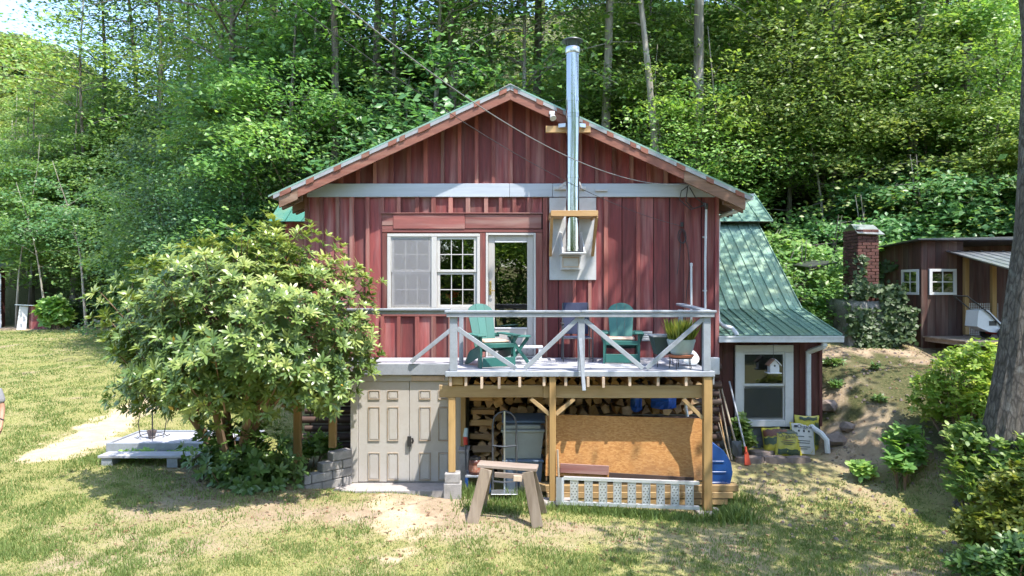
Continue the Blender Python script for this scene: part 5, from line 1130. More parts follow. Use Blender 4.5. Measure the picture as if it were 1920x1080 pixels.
b3 = gg(4.0, 12.5, .02); e = tool("thin_stake", "shortest thin grey stake leaning at the house corner", (3.87, 12.9, 1.22), b3, .012, 'toolwood')
b4 = gg(4.26, 12.42, .24); e = tool("scraper", "long handled scraper with an orange red blade standing before the window", (4.17, 13.10, 1.86), b4, .017, 'rail')
mk("blade", [(4.235, 12.42, b4[2]), (4.30, 12.42, b4[2]), (4.335, 12.38, b4[2] - .22), (4.22, 12.38, b4[2] - .22), (4.235, 12.44, b4[2]), (4.30, 12.44, b4[2]), (4.335, 12.395, b4[2] - .22), (4.22, 12.395, b4[2] - .22)], [(0, 3, 2, 1), (4, 5, 6, 7), (0, 1, 5, 4), (1, 2, 6, 5), (2, 3, 7, 6), (3, 0, 4, 7)], M['orange'], e); tube("ferrule", [b4, (b4[0], b4[1] + .03, b4[2] + .1)], .022, M['orange'], e)
# ribbed blue sled on its side
def sled():
    e = thing("plastic_sled", "ribbed dark blue plastic sled propped up beside the right deck post", "sled", gg(3.4, 11.4))
    pr = [(3.15, 1.12), (3.24, 1.13), (3.40, 1.02), (3.52, .84), (3.55, .66), (3.50, .44), (3.42, .16), (3.15, .16)]; n = len(pr)
    mk("shell", [(x, y_, z) for y_ in (11.0, 11.66) for x, z in pr], [tuple(range(n - 1, -1, -1)), tuple(range(n, 2 * n))] + [(k, k + n, (k + 1) % n + n, (k + 1) % n)[::-1] for k in range(n)], M['plasticblue'], e)
    for q in range(7):
        y0 = 11.02 + q * .09; mb = MB()
        for k in range(1, 6): mb.beam((pr[k][0], y0 + .02, pr[k][1]), (pr[k + 1][0], y0 + .02, pr[k + 1][1]), .035, .03, (1, 0, .3), .006)
        mb.build("rib", M['plasticblue'], e)
    for q in range(4): MB().beam((3.17, 10.995, .34 + q * .17), (3.46 + .02 * q - .012 * q * q, 10.995, .34 + q * .17), .014, .03, (0, 0, 1), .004).build("rib", M['plasticblue'], e)
    f = gg(3.66, 11.45); mk_ = MB(); n = 8; v = []
    for j in range(5):
        for i in range(n): a = math.pi * i / (n - 1); v.append((f[0] - .10 + .05 * j + .02 * math.cos(a), f[1] + .12 * math.cos(a), f[2] + .02 + .05 * math.sin(a) * (1 - j * .12) + .10 - .022 * j))
    o = mk_.add(v, [(j * n + i, j * n + i + 1, (j + 1) * n + i + 1, (j + 1) * n + i) for j in range(4) for i in range(n - 1)]).build("scoop", M['tarpblue']); tag(o, "bright blue plastic scoop lying in front of the sled", "scoop")
    o.modifiers.new("thickness", 'SOLIDIFY').thickness = .008
sled()
def text_mesh(name, s, size, mat, parent, loc, rot):
    cu = bpy.data.curves.new(name, 'FONT'); cu.body = s; cu.size = size; cu.align_x = 'CENTER'; cu.extrude = .0015; o = bpy.data.objects.new(name, cu); COL.objects.link(o)
    dg = bpy.context.evaluated_depsgraph_get(); me = bpy.data.meshes.new_from_object(o.evaluated_get(dg)); bpy.data.objects.remove(o); me.materials.clear(); me.materials.append(mat)
    q = bpy.data.objects.new(name, me); COL.objects.link(q); q.parent = parent; q.location = loc; q.rotation_euler = rot; return q
M['bagyellow'] = paint("yellow_bag_film", (0.442, 0.391, 0.051), .35, .03, .15, 4); M['baggreen'] = paint("dark_green_print", (.03, .06, .045), .4, .03, .3, 12, dirtcol=(.20, .18, .04)); M['bagwhite'] = paint("white_bag_film", (0.493, 0.493, 0.484), .35, .03, .15, 4); M['bagink'] = paint("black_print", (.03, .035, .04), .5, .02, .1); M['bagbrown'] = paint("soil_photo_print", (.16, .055, .03), .4, .05, .6, 20)
def bag(label, x, y, w_, h, th, lean, rz, base, bands, seed, roll=0):
    """pillow shaped bag standing on its edge; local x width, z height"""
    e = thing("soil_bag", label, "bag", (x, y, G(x, y) + .01), "bags of soil by the foundation"); r = np.random.default_rng(seed); n = 15
    def front(u, q): s = (1 - abs(u) ** 3.0) ** .5 * (1 - abs(q) ** 3.0) ** .5; return -th * s
    rip = r.normal(0, .007, (n, n))
    v = []
    for j in range(n):
        for i in range(n):
            u, q = -1 + 2 * i / (n - 1), -1 + 2 * j / (n - 1); v.append((u * w_ / 2 * (1 - .05 * (1 - q * q)), front(u, q) + rip[j, i], (q + 1) / 2 * h * (1 - .03 * (1 - u * u) * (q > .9))))
    nf = len(v); v += [(a, -b * .5 + .01, c) for a, b, c in v[:nf]]
    F = [(j * n + i, j * n + i + 1, (j + 1) * n + i + 1, (j + 1) * n + i) for j in range(n - 1) for i in range(n - 1)]
    F += [tuple(nf + k for k in q[::-1]) for q in F]
    body = mk("bag_film", v, F, M[base], e, True); body.matrix_parent_inverse = Matrix.Identity(4)
    for nm, mt, u0, u1, q0, q1 in bands:
        m_ = 9; vv = []
        for j in range(m_):
            for i in range(m_):
                u = u0 + (u1 - u0) * i / (m_ - 1); q = q0 + (q1 - q0) * j / (m_ - 1); wob = .05 * math.sin(i * 1.7 + seed) if mt in ('baggreen', 'bagbrown') and j in (0, m_ - 1) else 0; vv.append((u * w_ / 2 * (1 - .05 * (1 - q * q)), front(u, q) - .012, (q + wob + 1) / 2 * h))
        o = mk(nm, vv, [(j * m_ + i, j * m_ + i + 1, (j + 1) * m_ + i + 1, (j + 1) * m_ + i) for j in range(m_ - 1) for i in range(m_ - 1)], M[mt], e, True); o.matrix_parent_inverse = Matrix.Identity(4)
    e.rotation_euler = (R(-lean), R(roll), R(rz)); return e
bA = bag("flat yellow and green printed soil bag, frontmost of the group by the downspout", 5.20, 12.83, .50, .52, .07, 22, -4, 'bagyellow', [("printed_picture", 'baggreen', -.85, .8, -.92, -.55), ("printed_picture", 'baggreen', -.9, .7, .58, .9), ("printed_picture", 'bagbrown', -.9, -.1, .66, .86)], 3, 4)
text_mesh("lettering", "Organic", .105, M['bagink'], bA, (-.03, -.092, .33), (R(90), 0, 0))
for k, w_ in enumerate((.20, .26, .16)): MB().box(-.03 - w_ / 2, -.03 + w_ / 2, -.091, -.088, .27 - k * .035, .283 - k * .035).build("print_line", M['bagink'] if k else M['bagbrown'], bA).matrix_parent_inverse = Matrix.Identity(4)
bB = bag("white fronted soil bag with rows of small print leaning on a yellow one", 5.50, 12.88, .48, .60, .05, 16, 5, 'bagyellow', [("printed_panel", 'bagwhite', -.93, .9, -.95, .93)], 5, 5)
text_mesh("lettering", "Organic", .095, M['bagink'], bB, (.03, -.068, .49), (R(90), 0, 0))
MB().box(-.19, -.12, -.067, -.064, .50, .54, .004).build("print_badge", M['bagink'], bB).matrix_parent_inverse = Matrix.Identity(4)
for k, (x, z, w_) in enumerate(((-.1, .42, .035), (0, .42, .035), (.1, .42, .035), (-.08, .33, .16), (.12, .33, .06), (-.04, .25, .30), (-.04, .21, .28), (-.04, .14, .30), (-.06, .10, .22))): MB().box(x - w_ / 2, x + w_ / 2, -.067, -.064, z, z + (.035 if w_ < .05 else .012)).build("print_line", M['bagink'], bB).matrix_parent_inverse = Matrix.Identity(4)
bag("tall yellow soil bag with dark print standing behind the white one", 5.62, 13.02, .50, .70, .06, 5, 6, 'bagyellow', [("printed_picture", 'baggreen', -.7, .75, .74, .88), ("printed_picture", 'baggreen', .55, .9, -.6, .6)], 7, 3)
bag("slumped yellow and red soil bag at the left of the group", 4.96, 12.96, .34, .50, .08, 14, -25, 'bagyellow', [("printed_picture", 'bagbrown', -.8, .7, .3, .8), ("printed_picture", 'baggreen', -.8, .8, -.3, .2)], 9, -8)
for k, (x, y, a, b, lab) in enumerate(((4.72, 12.92, .25, .16, "round flat stone propped by the foundation left of the soil bags"), (4.42, 12.62, .30, .13, "long flat edging stone nearest the orange scraper"), (4.88, 12.60, .26, .14, "flat edging stone in the middle of the row before the bags"), (5.28, 12.58, .25, .12, "flat edging stone at the right end of the row before the bags"))):
    r = random.Random(k); z = G(x, y); n = 11; top = []; bot = []
    for i in range(n): t_ = 6.283 * i / n; q = r.uniform(.85, 1.1); top.append((x + a * q * .9 * math.cos(t_), y + b * q * .9 * math.sin(t_), z + .085 + r.uniform(-.01, .01))); bot.append((x + a * q * math.cos(t_), y + b * q * math.sin(t_), z - .03))
    o = mk("edging_stone", bot + top, [tuple(range(n, 2 * n))] + [(i, (i + 1) % n, (i + 1) % n + n, i + n) for i in range(n)], M['flatstone']); tag(o, lab, "stone")
for k, (x, y, s) in enumerate(((6.15, 12.95, .22), (6.42, 13.05, .15), (6.3, 13.6, .2))):
    r = random.Random(40 + k); bm = bmesh.new(); bmesh.ops.create_icosphere(bm, subdivisions=2, radius=s)
    for v_ in bm.verts: v_.co *= r.uniform(.8, 1.12); v_.co.z *= .7
    me = bpy.data.meshes.new("field_stone"); bm.to_mesh(me); bm.free(); me.materials.append(M['flatstone']); o = link("field_stone", me, None, (x, y, G(x, y) + s * .25)); tag(o, ("largest rough stone on the dirt bank by the downspout foot", "small rough stone on the dirt bank right of the downspout", "rough stone higher up the dirt bank beside the addition")[k], "stone")
bh = thing("birdhouse", "small white wooden birdhouse hanging before the addition window", "birdhouse", (4.93, 12.88, 2.05)); X0, Y0, Z0 = 4.93, 12.88, 2.06
mk("body", [(X0 - .085, Y0 - .07, Z0), (X0 + .085, Y0 - .07, Z0), (X0 + .085, Y0 - .07, Z0 + .15), (X0, Y0 - .07, Z0 + .24), (X0 - .085, Y0 - .07, Z0 + .15)] + [(X0 - .085, Y0 + .07, Z0), (X0 + .085, Y0 + .07, Z0), (X0 + .085, Y0 + .07, Z0 + .15), (X0, Y0 + .07, Z0 + .24), (X0 - .085, Y0 + .07, Z0 + .15)], [(0, 1, 2, 3, 4), (9, 8, 7, 6, 5), (0, 5, 6, 1), (1, 6, 7, 2), (2, 7, 8, 3), (3, 8, 9, 4), (4, 9, 5, 0)], M['white'], bh)
for s in (-1, 1): MB().beam((X0 + s * .065, Y0 - .10, Z0 + .195), (X0 + s * .065, Y0 + .10, Z0 + .195), .17, .012, (s * .9, 0, .9), .002).build("roof_board", M['white'] if s > 0 else M['oldwood'], bh)
box("base", X0 - .14, X0 + .13, Y0 - .10, Y0 + .10, Z0 - .018, Z0 - .001, M['white'], bh); MB().tube([(X0, Y0 - .072, Z0 + .13), (X0, Y0 - .0715, Z0 + .13)], .02, 12).build("entrance_hole", M['blackmetal'], bh); tube("perch", [(X0, Y0 - .07, Z0 + .075), (X0, Y0 - .11, Z0 + .075)], .005, M['white'], bh, 6); tube("hanging_wire", [(X0, Y0, Z0 + .24), (X0, Y0, 2.64)], .004, M['wire'], bh, 5)
# ------------------------------------------------------------------ outbuilding on the right slope
ob = thing("outbuilding", "old dark red plank outbuilding with a brick chimney on the right slope", "outbuilding", (9.47, 15.8, 2.3))
sw = box("side_wall", 9.50, 9.56, 15.86, 17.9, 1.9, 4.66, M['backing'], ob, 0); fw2 = box("front_wall", 9.50, 10.44, 15.83, 15.85, 1.9, 4.70, M['backing'], ob, 0)
y = 15.80
while y < 17.85:
    y1 = y + rp.uniform(.15, .22); zt = 4.74 - (y - 15.8) * .05; dx = rp.uniform(-.006, .006)
    spans = [(1.9, zt)] if not (15.84 < (y + y1) / 2 < 16.56) else [(1.9, 3.50), (4.08, zt)]
    for a, b in spans: box("wall_board", 9.46 + dx, 9.495, y + .004, y1 - .004, a, b, M['red_barn'], sw, 0)
    y = y1
x = 9.47
while x < 10.42:
    x1 = min(10.44, x + rp.uniform(.14, .2)); spans = [(1.9, 4.74)] if not (9.62 < (x + x1) / 2 < 10.29) else [(1.9, 3.50), (4.08, 4.74)]
    for a, b in spans: box("wall_board", x + .003, x1 - .003, 15.795 + rp.uniform(-.006, .006), 15.828, a, b, M['red_barn'], fw2, 0)
    x = x1
box("recess_wall", 10.44, 14.2, 17.0, 17.06, 1.9, 4.7, M['red_barn'], ob, 0); box("recess_side", 10.42, 10.46, 15.86, 17.0, 1.9, 4.7, M['red_barn'], ob, 0)
def small_window(axis, a0, a1, z0, z1, c):
    w0 = None
    def b(nm, p0, p1, q0, q1, d0, d1, mat, par):
        return box(nm, p0, p1, c - d1, c - d0, q0, q1, M[mat], par, .003) if axis == 'x' else box(nm, c - d1, c - d0, p0, p1, q0, q1, M[mat], par, .003)
    w0 = b("window", a0, a1, z1 - .06, z1, 0, .035, 'white', ob)
    for r_ in ((a0, a1, z0, z0 + .06), (a0, a0 + .07, z0 + .062, z1 - .062), (a1 - .07, a1, z0 + .062, z1 - .062)): b("window_frame", *r_, .001, .036, 'white', w0)
    am, zm = (a0 + a1) / 2, (z0 + z1) / 2; b("muntin", am - .012, am + .012, z0 + .062, z1 - .062, .004, .024, 'white', w0); b("muntin", a0 + .072, a1 - .072, zm - .012, zm + .012, .0045, .0235, 'white', w0)
    for (p0, p1) in ((a0 + .07, am), (am, a1 - .07)):
        for (q0, q1) in ((z0 + .06, zm), (zm, z1 - .06)):
            v = [(p0, c - .012, q0), (p1, c - .012, q0), (p1, c - .012, q1), (p0, c - .012, q1)] if axis == 'x' else [(c - .012, p1, q0), (c - .012, p0, q0), (c - .012, p0, q1), (c - .012, p1, q1)]
            mk("pane", v, [(0, 1, 2, 3)], M['glass'], w0)
small_window('x', 9.64, 10.27, 3.49, 4.09, 15.795); small_window('y', 15.86, 16.55, 3.49, 4.09, 9.465)
mk("roof", [(9.25, 15.55, 4.78), (14.5, 15.55, 4.78), (14.5, 17.5, 5.0), (9.25, 18.1, 4.66), (9.25, 15.55, 4.75), (14.5, 15.55, 4.75), (14.5, 17.5, 4.97), (9.25, 18.1, 4.63)], [(0, 1, 2, 3), (7, 6, 5, 4), (0, 4, 5, 1), (1, 5, 6, 2), (2, 6, 7, 3), (3, 7, 4, 0)], M['greymetal'], ob)
aw = mk("awning", [(10.05, 15.78, 4.47), (14.4, 15.78, 4.47), (14.4, 13.85, 4.02), (10.05, 13.85, 4.02)], [(0, 3, 2, 1)], M['oldwood'], ob)
for k in range(17): 
    x = 10.05 + k * .257; MB().beam((x + .12, 13.80, 4.03), (x + .12, 15.78, 4.492), .25, .008, (0, 0, 1)).beam((x + .01, 13.80, 4.043), (x + .01, 15.78, 4.505), .03, .02, (0, 0, 1)).build("roofing_sheet", M['galv'], aw)
for x in (10.47, 11.10): box("porch_post", x - .05, x + .05, 15.70, 15.79, 2.58, 4.44, M['treat_z'], ob)
box("porch_post", 12.6, 12.7, 13.95, 14.05, 2.3, 4.05, M['treat_z'], ob)
pf = box("porch_floor", 9.55, 14.2, 14.4, 16.95, 2.42, 2.50, M['greywood_x'], ob, 0)
for k in range(15): box("floor_plank", 9.5, 14.2, 14.3 + k * .165, 14.46 + k * .165, 2.505, 2.54, M['greywood_x'], pf, .004)
for x in (9.7, 11.0, 12.3): box("porch_pier", x, x + .2, 14.45, 14.65, 1.4, 2.418, M['block'], ob)
# wire netting in the recess
nb = MB()
for k in range(14): nb.box(10.55 + k * .05, 10.555 + k * .05, 15.74, 15.743, 2.56, 3.3)
for k in range(15): nb.box(10.53, 11.06, 15.737, 15.7395, 2.58 + k * .05, 2.585 + k * .05)
nb.build("wire_netting", M['galv'], ob)
# stone base and brick chimney
cm = thing_c = MB().box(8.12, 8.58, 16.02, 16.68, 3.3, 5.0).build("chimney", M['mortar'], ob)
bw, bhh = .205, .066
brk = {}
def brickmesh(L_):
    k = round(L_, 3)
    if k not in brk:
        v, f = cbox(L_ / 2, .05, bhh / 2, .005); me = bpy.data.meshes.new("brick"); me.from_pydata(v, [], f); me.update(); me.materials.append(M['brick']); brk[k] = me
    return brk[k]
zz = 3.34; r_ = 0
while zz < 4.98:
    for (n, face) in ((3, 'f'), (4, 's')):
        L0 = (.50 if face == 'f' else .70); off = bw / 2 if r_ % 2 else 0; s = -off
        while s < L0 - .02:
            a, b = max(0, s), min(L0, s + bw)
            if b - a > .05:
                o = bpy.data.objects.new("brick", brickmesh(b - a - .012)); COL.objects.link(o); o.parent = cm; o.matrix_parent_inverse = Matrix.Translation(-wloc(cm)); m_ = (a + b) / 2; d = rp.uniform(-.004, .004)
                if face == 'f': o.location = (8.10 + m_, 16.04 + d, zz + bhh / 2)
                else: o.location = (8.14 + d, 16.0 + m_, zz + bhh / 2); o.rotation_euler = (0, 0, R(90))
            s += bw + .002
    zz += bhh + .011; r_ += 1
mk("chimney_cap", [(8.06, 15.92, 4.93), (8.70, 15.92, 4.90), (8.66, 16.35, 5.16), (8.12, 16.35, 5.18), (8.66, 16.75, 5.05), (8.12, 16.75, 5.06)], [(0, 1, 2, 3), (3, 2, 4, 5)], M['galv'], ob).modifiers.new("thickness", 'SOLIDIFY').thickness = .02
def rough_block(name, x0, x1, y0, y1, z0, z1, mat, par, seed, amp=.05, n=8):
    bm = bmesh.new(); bmesh.ops.create_cube(bm, size=1); bmesh.ops.subdivide_edges(bm, edges=bm.edges[:], cuts=n, use_grid_fill=True); r = random.Random(seed)
    for v_ in bm.verts:
        p = Vector((x0 + (v_.co.x + .5) * (x1 - x0), y0 + (v_.co.y + .5) * (y1 - y0), z0 + (v_.co.z + .5) * (z1 - z0)))
        v_.co = p + Vector([amp * (float(vnoise(p.x + p.z * 2 + k * 7, p.y + p.z, 3.0, seed)) - .5) * 2 for k in range(3)])
    me = bpy.data.meshes.new(name); bm.to_mesh(me); bm.free(); me.materials.append(mat); me.shade_smooth(); return link(name, me, par)
rough_block("stone_base", 7.80, 9.05, 15.85, 16.95, 1.8, 3.36, M['stone'], ob, 5)
mk("lean_to_roof", [(7.4, 17.0, 4.18), (8.1, 17.0, 4.30), (8.1, 18.2, 4.4), (7.4, 18.2, 4.28)], [(0, 1, 2, 3)], M['greymetal'], ob).modifiers.new("thickness", 'SOLIDIFY').thickness = .03
def ivy():
    rs = np.random.default_rng(8); P = []; N = []
    for (n, f) in ((2600, lambda u, q: (7.75 + u * 1.35, 15.80 + rs.normal(0, .04, u.shape), 2.2 + q ** 1.2 * 1.5)), (700, lambda u, q: (9.40 + rs.normal(0, .04, u.shape), 16.65 + u * 1.0, 2.4 + q * 1.9)), (500, lambda u, q: (8.8 + u * .45, 15.72 + rs.normal(0, .08, u.shape), 2.4 + q * .8)), (260, lambda u, q: (8.05 + u * .2, 15.96 + rs.normal(0, .03, u.shape), 3.3 + q * 1.1))):
        u, q = rs.uniform(0, 1, n), rs.uniform(0, 1, n); keep = vnoise(u * 3, q * 3, 1.6, 2) + .25 * rs.uniform(0, 1, n) > .50; a = np.stack(f(u, q), 1)[keep]; P.append(a)
    P = np.concatenate(P); n = len(P); nrm = np.array([-.4, -.9, .45]) + rs.normal(0, .35, (n, 3)); nrm /= np.linalg.norm(nrm, axis=1, keepdims=True); d = rs.normal(0, 1, (n, 3)); L = rs.uniform(.07, .14, n); v, f = leaves(P, d, nrm, L, L * .8)
    o = link("ivy", npmesh("ivy", v, f, M['leaf_v'], tint_for(n, rs))); tag(o, "dark ivy climbing over the stone chimney base and plank wall", "ivy", None, "stuff")
ivy()
mw = thing("lawn_mower", "push lawn mower with a pale grass bag parked on the outbuilding porch", "lawn mower", (10.2, 14.75, 2.545)); zf = 2.545; yc = 14.8
mk("grass_bag", [(x, y_, z) for y_ in (yc - .20, yc + .20) for x, z in ((9.95, zf + .28), (9.98, zf + .62), (10.18, zf + .64), (10.52, zf + .30), (10.46, zf + .14), (10.22, zf + .16))], [tuple(range(6))[::-1], tuple(range(6, 12))] + [(i, (i + 1) % 6, (i + 1) % 6 + 6, i + 6) for i in range(6)], M['white'], mw)
MB().box(10.40, 10.88, yc - .24, yc + .24, zf + .10, zf + .22, .03).build("cutting_deck", M['redplastic'], mw); MB().lathe([(.15, 0), (.16, .10), (.10, .16), (.02, .17)], (10.68, yc, zf + .22), 18).build("engine", M['blackmetal'], mw, True)
for x, r in ((10.46, .125), (10.84, .10)):
    for s in (-1, 1):
        wl = MB().tube([(x, yc + s * .25, zf + r), (x, yc + s * .30, zf + r)], r, 18).build("wheel", M['rubber'], mw, True); hb = MB().tube([(x, yc + s * .302, zf + r), (x, yc + s * .308, zf + r)], r * .72, 16)
        hb.build("hub", M['white'], wl)
for s in (-1, 1): tube("handle_tube", [(10.55, yc + s * .22, zf + .18), (10.2, yc + s * .23, zf + .55), (9.72, yc + s * .23, zf + .93)], .015, M['blackmetal'], mw)
tube("handle_bar", [(9.72, yc - .23, zf + .93), (9.72, yc + .23, zf + .93)], .016, M['blackmetal'], mw); MB().box(10.20, 10.36, yc - .206, yc - .201, zf + .30, zf + .40).build("bag_emblem", M['blackmetal'], mw)
# ------------------------------------------------------------------ left yard: platform, bench, wire stand
pz = G(-6.3, 12.8)
pl = thing("low_platform", "low pale grey wooden platform on the lawn behind the rhododendron", "platform", (-6.2, 12.8, pz)); ZP = .825
for k in range(8): box("top_board", -7.28, -4.9, 12.345 + k * .131, 12.472 + k * .131, ZP - .03, ZP, M['deckfloor'], pl, .003)
for a in ((-7.32, -4.86, 12.30, 12.342), (-7.32, -4.86, 13.396, 13.436)): box("rim_board", *a, ZP - .13, ZP + .03, M['rail'], pl, .006)
for a in ((-7.322, -7.283), (-4.897, -4.858)): box("rim_board", a[0], a[1], 12.344, 13.394, ZP - .13, ZP + .028, M['rail'], pl, .006)
for x in (-7.2, -6.05, -5.0):
    for y in (12.36, 13.30): box("block_foot", x - .06, x + .14, y, y + .10, pz - .25, ZP - .131, M['rail'], pl, .01)
be_ = thing("step_bench", "long low pale grey bench set along the front of the platform", "bench", (-6.3, 11.9, G(-6.3, 11.9))); zb = .765
box("seat_board", -7.13, -5.45, 11.74, 11.90, zb - .045, zb, M['deckfloor'], be_, .005); box("seat_board", -7.13, -5.45, 11.905, 12.06, zb - .044, zb + .001, M['deckfloor'], be_, .005)
for x in (-7.08, -5.95): box("leg", x, x + .19, 11.76, 12.03, G(x, 11.9) - .15, zb - .047, M['rail'], be_, .008)
ws = thing("wire_plant_stand", "black wire plant stand holding a small pot on the platform", "plant stand", (-6.77, 12.85, ZP)); cx, cy = -6.77, 12.85
for k in range(4):
    a = k * 1.571 + .5; c_, s_ = math.cos(a), math.sin(a); tube("wire_leg", [(cx + .30 * c_, cy + .30 * s_, ZP + .04), (cx + .24 * c_, cy + .24 * s_, ZP + .02), (cx + .20 * c_, cy + .20 * s_, ZP + .06), (cx + .235 * c_, cy + .235 * s_, ZP + .30), (cx + .18 * c_, cy + .18 * s_, ZP + .58)], .009, M['blackmetal'], ws, 6)
for z_, r in ((ZP + .58, .18), (ZP + .06, .20)): tube("wire_ring", [(cx + r * math.cos(k * .3142), cy + r * math.sin(k * .3142), z_) for k in range(21)], .008, M['blackmetal'], ws, 6)
pt = thing("small_pot", "small brown grey pot standing inside the wire plant stand", "pot", (cx, cy - .02, ZP + .07)); MB().lathe([(.055, 0), (.075, .11), (.085, .12), (.085, .15), (.07, .15), (.06, .12)], (cx, cy - .02, ZP + .002), 18).build("pot_body", paint("grey_brown_pot", (.13, .10, .10), .5), pt, True)
# far left corner of the lawn
ls = thing("lean_to_hut", "tiny weathered red hut with a sheet roof and pale door at the lawn edge", "hut", (-25.2, 36, 1.6)); zb = G(-25.2, 36)
vb = lambda n, x0, x1, y0, y1, z0, z1, m_: box(n, x0, x1, y0, y1, z0, z1, M[m_], ls, .01)
vb("side_panel", -25.40, -24.45, 36.0, 36.06, zb - .1, zb + 1.2, 'red_v'); vb("back_panel", -25.40, -24.45, 37.1, 37.16, zb - .1, zb + 1.15, 'red_dark'); vb("corner_post", -25.46, -25.405, 35.97, 36.05, zb - .1, zb + 1.22, 'red_dark')
mk("door_leaf", [(-25.92, 35.7, zb - .05), (-25.55, 35.9, zb - .05), (-25.48, 35.95, zb + 1.2), (-25.80, 35.75, zb + 1.2)], [(0, 1, 2, 3)], M['white'], ls).modifiers.new("thickness", 'SOLIDIFY').thickness = .04
mk("roof_sheet", [(-26.0, 35.7, zb + 1.30), (-24.0, 35.7, zb + 1.22), (-24.0, 37.3, zb + 1.16), (-26.0, 37.3, zb + 1.24)], [(0, 1, 2, 3)], M['galv'], ls).modifiers.new("thickness", 'SOLIDIFY').thickness = .03
o = beam("white_post", (-23.45, 36.2, G(-23.5, 36.2) - .1), (-23.65, 36.2, G(-23.5, 36.2) + .62), .22, .22, M['white']); tag(o, "leaning white post stub on the bank right of the little hut", "post")
xa, xb = -22.4, -20.0; o = tube("fallen_pole", [(xa, 36.6, G(xa, 36.6) + .42), ((xa + xb) / 2, 36.3, G((xa + xb) / 2, 36.3) + .2), (xb, 36.0, G(xb, 36) + .08)], .07, M['barkpale']); tag(o, "pale fallen pole lying along the dirt bank behind the lawn", "pole")
hs = thing("far_cottage", "corner of a dark red building with pale panels at the left photo edge", "building", (-28.5, 36.5, 1.6)); zb = G(-28, 36)
box("wall", -31, -27.4, 36.4, 36.9, zb - .2, zb + 3.2, M['red_dark'], hs, 0); 
for a, b in ((.75, 1.95), (2.0, 2.9)): box("pale_panel", -28.6, -27.22, 36.33, 36.395, zb + a, zb + b, M['band'], hs, .01)
box("corner_post", -27.36, -27.2, 36.34, 36.398, zb - .2, zb + .74, M['white'], hs); mk("roof", [(-31.5, 36.2, zb + 3.2), (-27.3, 36.2, zb + 3.2), (-27.3, 37, zb + 3.5), (-31.5, 37, zb + 3.5)], [(0, 1, 2, 3)], M['greymetal'], hs)
# ------------------------------------------------------------------ rhododendron and shrubs
def whorl_leaves(C, A, nper, L0, rs, width=.30, tintv=None, open_=(.7, 1.25)):
    """rosettes of pointed leaves: centres C, axes A; four-triangle leaves"""
    n = len(C); A = A / np.linalg.norm(A, axis=1, keepdims=True); ref = np.tile(np.array([.31, .77, .55]), (n, 1)); U = np.cross(A, ref); U /= np.linalg.norm(U, axis=1, keepdims=True) + 1e-9; W = np.cross(A, U)
    V = []; T = []
    for k in range(nper):
        az = 2 * np.pi * k / nper + rs.uniform(-.3, .3, n); op = rs.uniform(*open_, n); d = (U * np.cos(az)[:, None] + W * np.sin(az)[:, None]); dr = d * np.sin(op)[:, None] + A * np.cos(op)[:, None]
        side = np.cross(A, d); side /= np.linalg.norm(side, axis=1, keepdims=True); up = np.cross(dr, side); up *= np.sign((up * A).sum(1, keepdims=True))
        L = (L0 * rs.uniform(.7, 1.2, n))[:, None]; w_ = L * width
        b = C + dr * .01; m1 = C + dr * L * .38; m2 = C + dr * L * .75 - up * L * .05; tp = C + dr * L - up * L * .16
        V.append(np.stack([b, m1 + side * w_ * .5 + up * L * .03, m1 - side * w_ * .5 + up * L * .03, m2 + side * w_ * .42, m2 - side * w_ * .42, tp], 1)); T.append(tintv)
    V = np.concatenate(V); tn = np.concatenate(T); k = np.arange(len(V)) * 6
    F = np.concatenate([np.stack([k, k + 2, k + 1], 1), np.stack([k + 1, k + 2, k + 3], 1), np.stack([k + 2, k + 4, k + 3], 1), np.stack([k + 3, k + 4, k + 5], 1)])
    tn = np.clip(tn + rs.normal(0, .10, len(tn)), 0, 1)
    return V.reshape(-1, 3), F, np.repeat(tn, 6)
